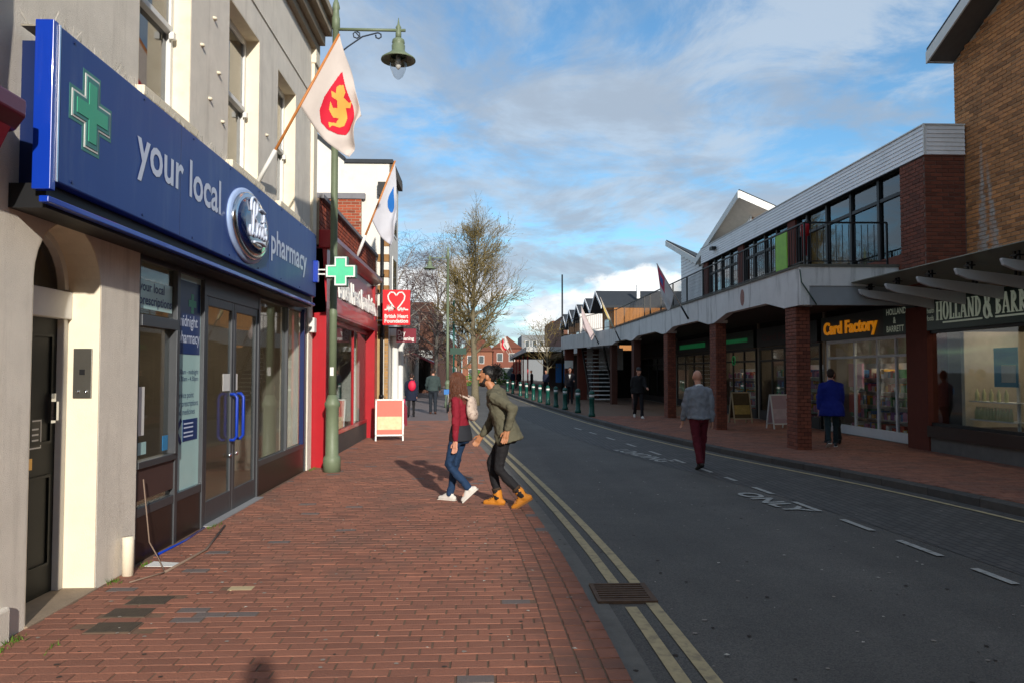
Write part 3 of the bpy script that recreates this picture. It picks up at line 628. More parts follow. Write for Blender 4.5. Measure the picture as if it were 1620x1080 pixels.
# script lettering on the oval
def script(paths, cx, cz, k, x, r):
    m = MB()
    for p in paths:
        P = [Vector((x+.0*i, cx+a*k, cz+b*k)) for i, (a, b) in enumerate(p)]
        Q = []
        for i in range(len(P)-1):
            p0, p1, p2, p3 = P[max(i-1, 0)], P[i], P[i+1], P[min(i+2, len(P)-1)]
            for t in (0, .25, .5, .75): Q.append(.5*((2*p1)+(p2-p0)*t+(2*p0-5*p1+4*p2-p3)*t*t+(3*p1-p0-3*p2+p3)*t**3))
        Q.append(P[-1]); m.tube(Q, r, 6)
    return sm(m)
bo = [[(-.46,-.1),(-.5,-.22),(-.4,-.3),(-.3,-.2),(-.26,.1),(-.22,.42)], [(-.42,.2),(-.4,.42),(-.22,.5),(-.02,.42),(-.06,.2),(-.22,.1),(-.04,.04),(.0,-.14),(-.12,-.28),(-.26,-.22)],
      [(.08,.02),(.0,-.1),(.06,-.24),(.16,-.2),(.18,-.04),(.1,.02),(.2,-.02)], [(.26,.02),(.19,-.1),(.24,-.24),(.33,-.2),(.35,-.04),(.28,.02),(.38,0)], [(.46,.28),(.42,-.12),(.46,-.24),(.53,-.18)], [(.36,.12),(.56,.14)],
      [(.66,.02),(.58,0),(.6,-.08),(.66,-.14),(.62,-.24),(.53,-.2)], [(-.2,-.4),(.1,-.36),(.4,-.34),(.62,-.36)], [(.06,.3),(.3,.36),(.56,.34)]]
part('script_lettering', script(bo, 8.56, 3.33, .54, -2.527, .016), M_LETTER, sg)
part('spike_strip', B(-2.90, -2.70, 4.8, 12.1, 3.851, 3.862), mat('weathered_strip', '#8b8577', .8), sg)
spk = MB(); rs = random.Random(5)
y = 4.8
while y < 12.1:
    for x in (-2.86, -2.78, -2.70): spk.tube([(x, y, 3.86), (x+rs.gauss(0, .025), y+rs.gauss(0, .03), 3.86+rs.uniform(.05, .09))], .0018, 3, False)
    y += .03
part('bird_spikes', spk, mat('spike_wire', '#8f8b82', .5, metal=.3), sg, kind='stuff')
# projecting green cross
pc = thing('pharmacy_cross_sign', 'projecting green pharmacy cross on blue wall bracket', 'sign', (-2.5, 12.1, 3.2))
part('bracket', B(-2.66, -2.58, 11.95, 12.05, 3.08, 3.42), M_BLUE, pc, .01); part('arm', B(-2.58, -2.42, 11.98, 12.02, 3.27, 3.29).box(-2.58, -2.42, 11.98, 12.02, 3.2, 3.22), M_WHITE, pc)
part('cross_body', MB().extr(cross(-2.22, 3.25, .235, .10, 11.93, 'y'), (0, .14, 0)), mat('dark_green_case', '#2c6655', .4), pc)
rim = cross(-2.22, 3.25, .225, .092, 11.93, 'y'); inn = cross(-2.22, 3.25, .2, .072, 11.93, 'y'); q = MB()
for i in range(12):
    j = (i+1) % 12; q.extr([rim[i], rim[j], inn[j], inn[i]], (0, -.02, 0))
part('cross_rim', q, M_WHITE, pc); part('cross_face', MB().extr(cross(-2.22, 3.25, .2, .072, 11.926, 'y'), (0, -.004, 0)), mat('lit_green_face', '#49b98c', .4, emis='#49b98c', estr=.12), pc)
# pipes, cable, wires
solo('drain_stub', sm(MB().tube([(-2.88, 6.36, .0), (-2.88, 6.36, .28), (-2.885, 6.36, .34)], .045, 10)), M_REVEAL, 'short cream plastic pipe stub against the rendered pier', 'pipe')
wl = thing('wall_cables', 'tangled black and white cables hanging beside the navy sign', 'cables', (-2.93, 4.55, 2.8))
for k in range(7):
    P = [(-2.93+.012*k, 4.60-.03*k+.02*math.sin(k+i*1.3), 2.8+i*.2) for i in range(8)]
    part('cable', sm(MB().tube(P, .009, 5)), (M_BLACK, M_WHITE, M_BOOTS_D)[k % 3], wl)
solo('blue_hose', sm(MB().tube([(-2.92, 7.0, .04), (-2.9, 7.6, .035), (-2.93, 8.2, .04)], .012, 6)), M_BLUE, 'thin blue hose lying below the dark stall riser', 'hose')
solo('loose_cable', sm(MB().tube([(-2.94, 6.75, .75), (-2.90, 6.8, .2), (-2.84, 6.85, .045), (-2.6, 6.4, .042), (-2.75, 6.1, .042)], .006, 6).tube([(-2.6, 6.4, .042), (-2.55, 7.2, .042), (-2.75, 8.3, .042)], .011, 6)), mat('dirty_cable', '#7d6a5c', .7), 'dusty brown cable trailing along the pavement by the shopfront', 'cable')
solo('paper_scrap', MB().extr([(-2.86, 6.62, .034), (-2.6, 6.6, .034), (-2.58, 6.72, .034), (-2.84, 6.76, .04)], (0, 0, .004)), M_WHITE, 'flattened white paper scrap beside the loose cable', 'litter')
# ---- burgundy neighbour at the frame edge
nb = thing('burgundy_shopfront', 'burgundy shop fascia cornice next to the rendered wall', 'shopfront', (-2.9, 2, 0))
part('wall', B(-9, -2.95, -8, 4.42, 0, 8), M_WALLC, nb)
mb = MB().extr([(-2.95, -8, 3.02), (-2.72, -8, 3.08), (-2.66, -8, 3.16), (-2.66, -8, 3.26), (-2.95, -8, 3.34)], (0, 12.48, 0)); part('cornice', mb, mat('burgundy_gloss', '#5b1024', .3, .08, coat=.3), nb, .012)
part('fascia', MB().extr([(-2.95, -8, 2.78), (-2.80, -8, 2.86), (-2.70, -8, 3.08), (-2.95, -8, 3.02)], (0, 12.4, 0)), mat('crimson_fascia', '#84202c', .4, .15, 8), nb)
part('upper_box', B(-2.95, -2.82, -8, 4.36, 3.34, 3.52), MATS['burgundy_gloss'], nb)
part('drainpipe', sm(MB().tube([(-2.88, 4.32, 3.5), (-2.88, 4.32, 8)], .05, 8)), mat('dark_maroon', '#2d1220', .5), nb)

# ================================================================== red charity shop
rs_ = thing('red_shop', 'single storey red fronted charity shop with brick parapet', 'shop', (-2.85, 16.5, 0))
Y0, Y1 = 13.32, 20.3
part('body', B(-11, -6.5, Y0, Y1, 0, 4.5).box(-6.5, -3.2, Y0, Y1, 3.9, 4.5).box(-6.5, -3.2, Y0, Y0+.1, 0, 3.9), mat('inner_wall', '#6d6258', .9), rs_)
part('parapet', B(-3.2, -2.86, Y0, Y1, 3.9, 4.72), M_MORT2, rs_)
brickwork(rs_, (-2.86, Y0, 3.95), (0,1,0), (0,0,1), (1,0,0), Y1-Y0, .77, M_REDB, indiv=120, near=(0,0,1.7))
part('coping', B(-3.25, -2.78, Y0, Y1, 4.72, 4.80), mat('lead_grey_coping', '#77767a', .8, .15), rs_, .01)
part('fascia_cornice', MB().extr([(-2.86, Y0, 3.86), (-2.6, Y0, 4.0), (-2.6, Y0, 4.08), (-2.86, Y0, 4.14)], (0, Y1-Y0-.5, 0)), M_DRED, rs_)
part('cornice_end', B(-2.86, -2.58, Y0-.03, Y0+.22, 3.84, 4.16), M_RED, rs_, .015)
part('fascia', MB().extr([(-2.95, Y0, 2.7), (-2.72, Y0, 2.72), (-2.80, Y0, 3.86), (-2.95, Y0, 3.86)], (0, Y1-Y0-.4, 0)), M_DRED, rs_)
part('fascia_lettering', text('British Heart Foundation', .62, (-2.735, 14.5, 3.1), RT_L, (-.07,0,1), .03, .012, 5.0), M_WHITE, rs_)
part('fascia_band', B(-2.76, -2.715, 14.2, 19.7, 2.76, 2.96), M_RED, rs_)
for a, b in ((Y0, 13.72), (19.3, 19.75)): part('pilaster', B(-2.98, -2.72, a, b, 0, 3.85 if a > 14 else 3.84), M_RED, rs_, .012)
part('window_frame', B(-2.98, -2.90, 13.72, 19.3, .42, .5).box(-2.98, -2.9, 13.72, 19.3, 2.6, 2.7).box(-2.97, -2.91, 15.2, 15.26, .5, 2.6).box(-2.97, -2.91, 17.3, 17.36, .5, 2.6), M_RED, rs_, .006)
part('stall_riser', B(-3.0, -2.91, 13.72, 19.3, 0, .42), mat('grey_riser', '#4b4643', .7, .2), rs_)
for a, b in ((13.72, 15.2), (15.26, 17.3), (17.36, 19.3)): part('pane', B(-2.945, -2.94, a, b, .5, 2.6), M_GLASS, rs_)
part('window_floor', B(-5.5, -2.98, 13.8, 19.3, .0, .45), mat('display_floor', '#8b7c68', .8), rs_); part('window_back', B(-5.6, -5.5, 13.8, 19.4, 0, 2.9), M_ROOM, rs_)
shelves('display_rack', 'white display rack of goods inside the red shop window', -3.7, 16.0, 18.6, -3.9, -3.5, 2.0)
for k in range(5):
    cl = MB(); y = 14.1+k*.32; cl.tube_rings([[(-3.45+.16*s*math.cos(a), y+.1*s*math.sin(a), z) for a in [j*math.pi/5 for j in range(10)]] for s, z in ((.9, .75), (1.0, 1.0), (.8, 1.4), (1.05, 1.7), (.35, 1.82))])
    solo('hanging_garment', cl, gc[(k*3+1) % 8], ['blue', 'green', 'white', 'red', 'grey'][k]+' garment hung in the red shop window', 'clothing', 'garments in the shop window', smooth=True)
# projecting red sign
hs_ = thing('charity_hanging_sign', 'square red projecting sign with white heart outline', 'sign', (-2.2, 19.5, 2.88))
part('panel', B(-2.55, -1.85, 19.47, 19.53, 2.87, 3.77), mat('sign_red', '#d1121f', .35, .03), hs_, .006)
for z in (2.98, 3.66): part('bracket', B(-2.98, -2.55, 19.49, 19.51, z, z+.03), M_BLACK, hs_)
def ytext(s, size, x, z, y, wd, m, par, nm='lettering', bold=.004): return part(nm, text(s, size, (x, y, z), (1,0,0), UP, .002, bold, wd), m, par)
hp = [[(-.30,-.16),(-.24,-.16),(-.215,-.04),(-.18,-.22),(-.145,-.03),(-.11,-.19),(-.08,-.1),(-.04,-.13),(-.02,-.16),(-.12,-.02),(-.2,.1),(-.215,.2),(-.15,.29),(-.06,.28),(0,.2),(.06,.28),(.15,.29),(.215,.2),(.2,.1),(.12,-.02),(.03,-.13),(.07,-.19),(.12,-.1),(.15,-.2),(.19,-.11),(.22,-.16),(.30,-.16)]]
hm = MB()
for p in hp:
    for a, b in zip(p, p[1:]): hm.bar((-2.2+a[0], 19.462, 3.42+a[1]), (-2.2+b[0], 19.462, 3.42+b[1]), .012, .04, (0,1,0)) if False else hm.bar((-2.2+a[0], 19.463, 3.42+a[1]), (-2.2+b[0], 19.463, 3.42+b[1]), .034, .010, (0,1,0))
part('heart_outline', hm, M_WHITE, hs_); ytext('British Heart', .135, -2.5, 3.05, 19.468, .6, M_WHITE, hs_); ytext('Foundation', .135, -2.5, 2.93, 19.468, .6, M_WHITE, hs_)
# A-board
def aboard(label, x, y, z0, w_, h_, rz, c1, c2, txt=None, frame=M_WHITE, group=None):
    t = thing('pavement_sign', label, 'sign', (x, y, z0), rz, group)
    for s in (-1, 1):
        ti = .18*s
        def P(u, v, d=0.): return (u, ti*(1-v/h_)*1.0+s*d, v)
        m = MB()
        for a, b, c_, d_ in ((-w_/2, -w_/2+.035, 0, h_), (w_/2-.035, w_/2, 0, h_), (-w_/2, w_/2, h_-.035, h_), (-w_/2, w_/2, .12, .155)):
            m.add([P(a, c_), P(b, c_), P(b, d_), P(a, d_), P(a, c_, .022), P(b, c_, .022), P(b, d_, .022), P(a, d_, .022)], [(0,3,2,1),(4,5,6,7),(0,1,5,4),(1,2,6,5),(2,3,7,6),(3,0,4,7)])
        part('frame', m, frame, t)
        pm = MB().add([P(-w_/2+.03, .15, .008), P(w_/2-.03, .15, .008), P(w_/2-.03, h_-.03, .008), P(-w_/2+.03, h_-.03, .008)], [(0,1,2,3)]); po = part('poster', pm, c1, t)
        if s < 0:
            part('poster_picture', MB().add([P(-w_/2+.05, .27, .011), P(w_/2-.05, .27, .011), P(w_/2-.05, h_*.58, .011), P(-w_/2+.05, h_*.58, .011)], [(0,1,2,3)]), c2, po)
            if txt: part('poster_lettering', text(txt, .075, P(-w_/2+.07, h_*.74, .013), (1,0,0), (0, .18/h_, 1), .001, .001, w_*.6), M_WHITE, po)
    return t
aboard('white framed pavement sign with orange poster outside the red shop', -2.25, 18.6, .026, .68, 1.0, R(6), mat('orange_red_poster', '#d1553f', .5, .1, 6), mat('cream_poster_picture', '#dcb98a', .5, .25, 9))

# ================================================================== white building + left background
wb = thing('white_building', 'tall white painted building with brick quoins and black downpipe', 'building', (-2.6, 24, 0))
part('wall', MB().extr([(-2.52, 20.42, 0), (-11, 20.42, 0), (-11, 20.42, 9.2), (-5.2, 20.42, 8.6), (-3.7, 20.42, 7.35), (-2.52, 20.42, 7.3)], (0, 2.2, 0)), mat('white_masonry_paint', '#d9d4cb', .85, .06, 2, .2, 40, stain=('#a89f92', .5, .60)), wb)
part('brick_stack', B(-5.2, -3.25, 20.32, 20.42, 4.72, 6.3), M_MORT2, wb); brickwork(wb, (-5.2, 20.32, 4.72), (1,0,0), (0,0,1), (0,-1,0), 1.95, 1.58, M_REDB, indiv=60, near=(-3,20,6))
part('stack_coping', B(-5.3, -3.15, 20.27, 20.43, 6.3, 6.45), MATS['lead_grey_coping'], wb)
part('parapet_cap', MB().extr([(-5.2, 20.36, 8.6), (-3.7, 20.36, 7.35), (-3.7, 20.36, 7.45), (-5.2, 20.36, 8.72)], (0, 2.4, 0)), M_ROOF, wb); part('roof_edge', B(-3.72, -2.42, 20.36, 22.8, 7.3, 7.4), M_ROOF, wb)
part('upper_cornice', B(-2.52, -2.40, 20.42, 22.7, 7.08, 7.3), mat('dark_eave', '#5a5148', .8), wb)
for k in range(7): part('quoin', B(-2.74 if k % 2 else -2.82, -2.515, 20.395, 20.6, 2.95+k*.42, 2.95+k*.42+.2), mat('buff_quoin', '#8d6a42', .9, .2, 8), wb)
part('corner_strip', B(-2.93, -2.72, 20.385, 20.42, 0, 2.9), mat('buff_stone', '#a98c62', .85, .15), wb)
part('brick_corner', B(-2.62, -2.515, 20.38, 20.5, 0, 2.9), M_MORT2, wb); brickwork(wb, (-2.62, 20.38, 0), (1,0,0), (0,0,1), (0,-1,0), .105, 2.9, mat('yellow_brick', '#a8834e', .85, .12, pieces=.2), bw=.1)
dp = part('downpipe', sm(MB().tube([(-2.68, 20.32, 0), (-2.68, 20.32, 6.4)], .045, 8)), M_BLACK, wb); part('hopper', MB().box(-2.80, -2.56, 20.22, 20.4, 6.4, 6.75), M_BLACK, wb)
for z in (1.0, 2.6, 4.2, 5.8): part('pipe_collar', sm(MB().lathe((-2.68, 20.32, z), [(.06, 0), (.06, .08)], 8)), M_BLACK, wb)
for k in range(4):
    z = 4.6 if k < 2 else 2.9
for y in (21.2,):
    for z0, z1 in ((3.6, 4.9), (5.5, 6.7)): f = part('window', B(-2.53, -2.50, y, y+.9, z0, z1), M_WHITE, wb); part('pane', B(-2.51, -2.495, y+.06, y+.84, z0+.06, z1-.06), M_DGLASS, f)
for y in (21.0, 22.3): part('column', sm(MB().lathe((-2.40, y, 0), [(.13, 0), (.13, .15), (.10, .2), (.09, 2.4), (.13, 2.5), (.13, 2.65)], 16)), M_WHITE, wb)
part('porch', B(-2.52, -2.22, 20.75, 22.6, 2.65, 2.9), M_WHITE, wb, .02)
ds = thing('dry_cleaning_sign', 'small dark red projecting dry cleaning sign', 'sign', (-2.05, 20.55, 2.475)); part('panel', B(-2.315, -1.786, 20.52, 20.58, 2.475, 2.84), M_DRED, ds, .005); ytext('Dry', .2, -2.28, 2.66, 20.518, .21, M_WHITE, ds); ytext('Cleaning', .14, -2.28, 2.53, 20.518, .44, M_WHITE, ds); part('bracket', B(-2.52, -1.85, 20.54, 20.56, 2.842, 2.88), M_BLACK, ds)
rb = thing('round_top_board', 'round topped dark red pavement board beside white columns', 'sign', (-2.55, 23.6, .026)); part('board', MB().extr([(-2.78+.23-.23*math.cos(a*math.pi/12), 23.6, .55+.23*math.sin(a*math.pi/12)) for a in range(13)]+[(-2.32, 23.6, .03), (-2.78, 23.6, .03)], (0, .05, 0)), M_DRED, rb); ytext('ROY', .12, -2.70, .56, 23.598, .28, M_WHITE, rb)
def block(name, label, x0, x1, y0, y1, h, m, wins=(), roof=None, cat='building', group=None, wm_=None, front='y'):
    t = thing(name, label, cat, ((x0+x1)/2, y0, 0), 0, group); part('wall', B(x0, x1, y0, y1, 0, h), m, t)
    for (a, b, c_, d_) in wins:
        f = part('window', B(a, b, y0-.04, y0, c_, d_), wm_ or M_WHITE, t); part('pane', B(a+.07, b-.07, y0-.05, y0-.035, c_+.07, d_-.07), M_DGLASS, f)
    if roof: part('roof', MB().extr([(x0-.3, y0-.3, h), (x1+.3, y0-.3, h), ((x0+x1)/2, y0-.3, h+roof)], (0, y1-y0+.6, 0)), mat('clay_tile_roof', '#6a3f30', .85, .2, 8, .2), t)
    return t
block('concrete_building', 'pale grey concrete slab building beyond the birch tree', -9.5, -5.0, 47, 60, 6.2, mat('pale_concrete_slab', '#aaa69c', .9, .1, 2, .2), [(-6.6, -5.4, .2, 2.6)])
t = block('brick_building', 'brown brick building behind the birch twigs', -9, -3.9, 60.5, 75, 7.2, mat('brown_brick_far', '#6d4a3c', .9, .15, 8), [(-6.0, -5.0, 4.2, 5.6), (-7.6, -6.6, 4.2, 5.6)])
part('shop_sign', B(-6.4, -3.95, 60.2, 60.45, 2.8, 3.4), M_WHITE, t); part('shop_glazing', B(-6.6, -4.1, 60.4, 60.46, .3, 2.7), M_DGLASS, t)
solo('awning', MB().extr([(-5.6, 52, 3.4), (-3.2, 52, 2.3), (-3.2, 52, 2.15), (-5.6, 52, 3.25)], (0, 5, 0)), M_DRED, 'sloping dark red shop awning beyond the walkers', 'awning')
block('terrace_house', 'far orange brick gabled house at the street end', -9.5, -3.5, 118, 128, 5.2, mat('orange_brick_far', '#8a5a44', .9, .15, 6), [(-8.6, -7.6, 3.2, 4.6), (-6.6, -5.6, 3.2, 4.6), (-5.0, -4.0, .5, 2.4)], 2.6)
block('terrace_house', 'far brick house with steep gable left of the flags', -3.2, 1.6, 122, 132, 5.0, MATS['orange_brick_far'], [(-2.4, -1.5, 3.0, 4.3), (-.6, .3, 3.0, 4.3), (-2.2, .6, .4, 2.2)], 3.2)
block('terrace_house', 'far red brick house with white bay behind the planter', 1.8, 6.4, 126, 138, 5.6, mat('red_brick_far', '#7a4a3c', .9, .15, 6), [(2.4, 3.4, 3.4, 4.8), (4.4, 5.4, 3.4, 4.8), (2.4, 5.2, .4, 2.4)], 2.0)
block('flat_roof_block', 'far grey flat roofed block above the canopy', 7, 13, 135, 150, 8.2, mat('grey_far', '#7b7f82', .9), [(7.6+k*1.3, 8.4+k*1.3, 5.6, 7.2) for k in range(4)])
block('brick_block', 'far red brick block with flat roof beyond the canopy', 9.2, 16, 100, 112, 8.4, MATS['red_brick_far'], [(9.8+k*1.5, 10.7+k*1.5, 5.4, 6.8) for k in range(4)])
block('brick_building', 'plain brick shop row far along the left pavement', -12, -4.6, 76, 116, 6.4, MATS['brown_brick_far'], [(-7, -6, 3.6, 5), (-5.8, -5, 3.6, 5)])
# ================================================================== arcade building (right)
ar = thing('arcade_building', 'long shopping arcade with brick columns and streaked concrete balcony', 'building', (7.6, 25, .1))
CY = [15.1, 20.4, 25.8, 31.6, 37.1, 43.0]; FX = 6.30
for i, y in enumerate(CY):
    c = part('column', B(FX+.06, FX+.34, y+.012, y+.548, .1, 3.05), mat('column_mortar', '#4a2a20', .9), ar)
    if i < 3:
        n0 = 60 if i == 0 else 30
        brickwork(c, (FX+.06, y+.55, .1), (0,-1,0), (0,0,1), (-1,0,0), .538, 2.9, M_BROWNB, indiv=n0, near=(0,0,1.7))
        brickwork(c, (FX+.05, y+.012, .1), (1,0,0), (0,0,1), (0,-1,0), .29, 2.9, M_BROWNB, indiv=n0 // 2, near=(0,0,1.7), bw=.135)
    part('column_cap', B(FX+.02, FX+.38, y-.02, y+.58, 3.0, 3.08), M_CONC, c)
# concrete fascia with haunched underside
def fascia_prof(y):
    return 3.0
ys = []; prev = 14.75
segs = [(14.75, 3.0), (15.6, 3.0), (16.6, 3.19), (19.3, 3.19), (20.4, 3.0), (20.95, 3.0), (22.0, 3.17), (24.8, 3.17), (25.8, 3.0), (26.4, 3.0), (27.4, 3.14), (30.6, 3.14), (31.6, 3.0), (32.2, 3.0), (33.1, 3.1), (35.6, 3.1), (36.6, 3.0)]
for k, ((a, za), (b, zb)) in enumerate(zip(segs, segs[1:])):
    part('fascia_panel', MB().extr([(FX, a, za), (FX, b, zb), (FX, b, 3.76), (FX, a, 3.76)], (.18, 0, 0)), M_CONC, ar)
part('fascia_panel', MB().extr([(FX, 36.6, 3.0), (4.75, 44, 3.0), (4.75, 44, 3.76), (FX, 36.6, 3.76)], (.18, .04, 0)), M_CONC, ar)
part('fascia_panel', MB().extr([(4.75, 44, 3.0), (4.75, 45.6, 3.0), (4.75, 45.6, 3.76), (4.75, 44, 3.76)], (.18, 0, 0)), M_CONC, ar)
part('fascia_end', B(FX+.18, 9.0, 14.75, 14.93, 3.38, 3.76), M_CONC, ar); part('fascia_end_band', B(FX+.18, 9.0, 14.77, 14.93, 3.0, 3.375), mat('grey_band_paint', '#8d9194', .7, .06), ar)
part('fascia_coping', B(FX-.03, FX+.22, 14.72, 36.6, 3.76, 3.81).box(FX+.22, 9, 14.72, 14.97, 3.76, 3.81), mat('mossy_coping', '#5c5a52', .9, .2), ar)
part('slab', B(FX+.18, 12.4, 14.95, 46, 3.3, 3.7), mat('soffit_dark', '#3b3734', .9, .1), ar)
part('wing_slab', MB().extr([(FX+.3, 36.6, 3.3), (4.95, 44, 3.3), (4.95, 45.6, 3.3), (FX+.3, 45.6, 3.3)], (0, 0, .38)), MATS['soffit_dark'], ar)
for x, y in ((4.85, 44.2), (5.5, 43.4)): part('wing_column', B(x, x+.5, y, y+.5, .1, 3.2), mat('brown_brick_column', '#5e2c20', .85, .15, 10), ar)
part('wall_plaque', B(4.80, 5.3, 44.15, 44.2, 1.9, 2.35), M_WHITE, ar)
part('crest', MB().extr([(FX-.012, 18.1+.13*math.cos(a), 3.47+.2*math.sin(a)) for a in [j*math.pi/6 for j in range(12)]], (.012, 0, 0)), mat('faded_red_crest', '#8f6a62', .8, .3, 30), ar)
part('downpipe', sm(MB().tube([(FX-.02, 14.72, 3.7), (FX-.0, 14.70, 3.45), (FX+.3, 14.70, 3.0)], .014, 6)), mat('green_pipe', '#3f5548', .6), ar)
# shop fronts under the arcade ------------------------------------
SX = 9.3
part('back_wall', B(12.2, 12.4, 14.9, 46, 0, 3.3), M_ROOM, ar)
for y in (15.5, 20.25, 25.2, 30, 36, 45.8): part('party_wall', B(SX, 12.2, y, y+.12, 0, 3.3), M_ROOM, ar)
part('light_stop_bulkhead', B(SX+.06, SX+.16, 14.9, 46, 2.5, 3.3), M_DARK, ar)  # added dark strip, stops sunlight leaking over the sign boards
for y in (17.8, 22.6, 27.4, 33): part('added_ceiling_light', B(10.0, 10.9, y-.9, y+.9, 2.96, 3.0), mat('added_shop_light', '#d8d4c8', .5, emis='#ffe9cc', estr=5.0), ar)  # added light panels, so the goods in the arcade shops show
part('shop_floor', B(SX-.02, 12.2, 14.9, 46, .1, .125), mat('shop_floor_tiles', '#7d756a', .6, .1), ar)
def front(y0, y1, fm_, mull, riser=.2, head=2.45, door=None, name='shopfront', label='', glass=M_GLASS):
    t = thing(name, label, 'shopfront', (SX, (y0+y1)/2, .12))
    m = MB().box(SX-.03, SX+.04, y0, y1, head, head+.08).box(SX-.03, SX+.04, y0, y0+.07, .12, head).box(SX-.03, SX+.04, y1-.07, y1, .12, head).box(SX-.04, SX+.04, y0+.07, y1-.07, .12, .12+riser)
    for y in mull: m.box(SX-.025, SX+.035, y-.03, y+.03, .12+riser, head)
    m.box(SX-.02, SX+.03, y0+.07, y1-.07, 2.02, 2.08)
    part('frame', m, fm_, t, .004); e_ = [y0+.07]+list(mull)+[y1-.07]
    for a, b in zip(e_, e_[1:]): part('pane', B(SX, SX+.006, a, b, .12+riser, head), glass, t)
    return t
M_WFR = mat('white_shop_frame', '#c4c8cc', .5, .05)
cf = front(15.75, 20.1, M_WFR, [16.7, 17.5, 18.6], .22, 2.42, label='white framed card shop front with black sign and yellow letters')
part('sign_board', B(SX-.12, SX+.05, 15.7, 20.2, 2.5, 3.12), mat('black_sign', '#0c0b0c', .4, .05), cf)
part('lettering', text('Card Factory', .44, (SX-.122, 20.0, 2.66), RT_R, UP, .03, .012, 2.75), mat('gold_letter', '#e0a01c', .4, .1, emis='#e08a10', estr=.25), cf)
part('sign_side', B(SX-.125, SX-.12, 15.72, 17.0, 2.52, 3.1), mat('deep_green_sign', '#0d2a22', .4), cf)
part('lettering', text('HOLLAND\n      &\nBARRETT', .19, (SX-.126, 16.85, 2.95), RT_R, UP, .004, .004, .8), mat('pale_green_letter', '#c3cfba', .5, emis='#c3cfba', estr=.08), cf)
for k, (y, z, a, b, mm) in enumerate([(16.0, 1.5, .6, .5, gc[3]), (19.1, 1.6, .7, .6, gc[7]), (19.2, .9, .5, .5, gc[2]), (16.1, .55, .45, .3, gc[7]), (16.55, .5, .3, .3, gc[6])]):
    part('display_card', B(SX+.25, SX+.3, y-a/2, y+a/2, z-b/2, z+b/2), mm, cf)
shelves('display_rack', 'pink and white card display rack behind the card shop glass', 10.1, 15.9, 20.0, 10.3, 9.9, 1.9)
shelves('shop_shelf', 'back shelving inside the card shop', 11.5, 15.9, 20.0, 11.9, 11.5, 2.1)
f2 = front(20.5, 25.1, M_BLACK, [21.8, 23.0, 24.0], .3, 2.4, label='dark framed shop front behind the second arcade column')
part('sign_board', B(SX-.1, SX+.05, 20.5, 25.1, 2.5, 3.1), mat('charcoal_sign', '#17161a', .5), f2); part('lettering', text('Card Factory', .3, (SX-.102, 24.6, 2.68), RT_R, UP, .004, .006, 3.2), mat('dull_red_letter', '#4a2428', .6), f2)
shelves('display_rack', 'crowded display rack behind the dark framed shop glass', 10.0, 20.7, 24.9, 10.2, 9.8, 1.9)
f3 = front(25.4, 29.9, M_BLACK, [26.6, 27.8, 28.9], .3, 2.4, label='dark shop front with dim green lit sign')
part('sign_board', B(SX-.1, SX+.05, 25.4, 29.9, 2.5, 3.1), mat('deep_green_sign', '#0d2a22'), f3); part('sign_strip', B(SX-.11, SX-.1, 26, 29, 2.72, 2.86), mat('dim_green_light', '#1c7a48', .5, emis='#1c9a58', estr=.08), f3)
f4 = front(30.2, 35.9, M_BLACK, [31.6, 33, 34.4], .3, 2.4, label='dark shop front with green strip near the stairs')
part('sign_board', B(SX-.1, SX+.05, 30.2, 35.9, 2.5, 3.1), MATS['charcoal_sign'], f4); part('sign_strip', B(SX-.11, SX-.1, 31, 35, 2.70, 2.90), MATS['dim_green_light'], f4)
f5 = front(36.2, 45.7, M_BLACK, [38, 40, 42, 44], .3, 2.4, label='farthest dark shop front under the arcade')
shelves('display_rack', 'display shelving behind the green signed shop glass', 10.0, 25.6, 29.7, 10.2, 9.8, 1.8)
part('window_light', sm(MB().tube([(SX-.05, 27.6+.16*math.cos(a), 2.1+.16*math.sin(a)) for a in [j*math.pi/8 for j in range(17)]], .02, 6)), MATS['dim_green_light'], f3)
aboard('small chalk style pavement sign with yellow picture under the arcade', 8.0, 23.3, .112, .62, .95, R(10), mat('brown_poster', '#4a3b22', .6, .3, 10), mat('tan_poster_picture', '#9a8448', .6, .4, 8), frame=mat('pale_wood_frame', '#a39478', .7))
aboard('pink pavement sign beside the nearest arcade column', 8.25, 20.9, .112, .55, .95, R(12), mat('pink_poster', '#b59aa0', .6, .1), mat('pale_pink_picture', '#c4b0b4', .6, .2))
st = thing('staircase', 'dark open tread concrete staircase up to the arcade balcony', 'stairs', (6.2, 40, .12))
for k in range(13): part('tread', B(5.75, 6.95, 40.0+k*.26, 40.3+k*.26, .22+k*.22, .27+k*.22), M_CONC, st)
part('stringer', MB().bar((5.72, 40, .2), (5.72, 43.4, 3.1), .06, .25).bar((6.98, 40, .2), (6.98, 43.4, 3.1), .06, .25), M_BLACK, st)
solo('hoarding', MB().box(5.9, 8.4, 45.0, 45.1, 1.8, 3.1), M_CLAD, 'white ribbed panel behind the staircase', 'panel')
# railings ---------------------------------------------------------
def railing(label, pts, z0, h, step=.125):
    t = thing('balcony_railing', label, 'railing', (*pts[0], z0)); m = MB(); q = MB()
    bar = MB().box(-.006, .006, -.006, .006, 0, h-.14).mesh('baluster', M_BLACK); post = MB().box(-.018, .018, -.018, .018, 0, h).mesh('post', M_BLACK)
    for a, b in zip(pts, pts[1:]):
        a, b = Vector((*a, 0)), Vector((*b, 0)); L = (b-a).length; u = (b-a)/L
        part('top_rail', MB().bar(a+Vector((0,0,z0+h)), b+Vector((0,0,z0+h)), .045, .03), M_BLACK, t); part('bottom_rail', MB().bar(a+Vector((0,0,z0+.1)), b+Vector((0,0,z0+.1)), .03, .02), M_BLACK, t)
        n = int(L/step)
        for i in range(n+1):
            p = a+u*(i*L/n)+Vector((0,0,z0))
            if i % 14 == 0: shared('post', post, t, p)
            else: shared('baluster', bar, t, p+Vector((0,0,.1)))
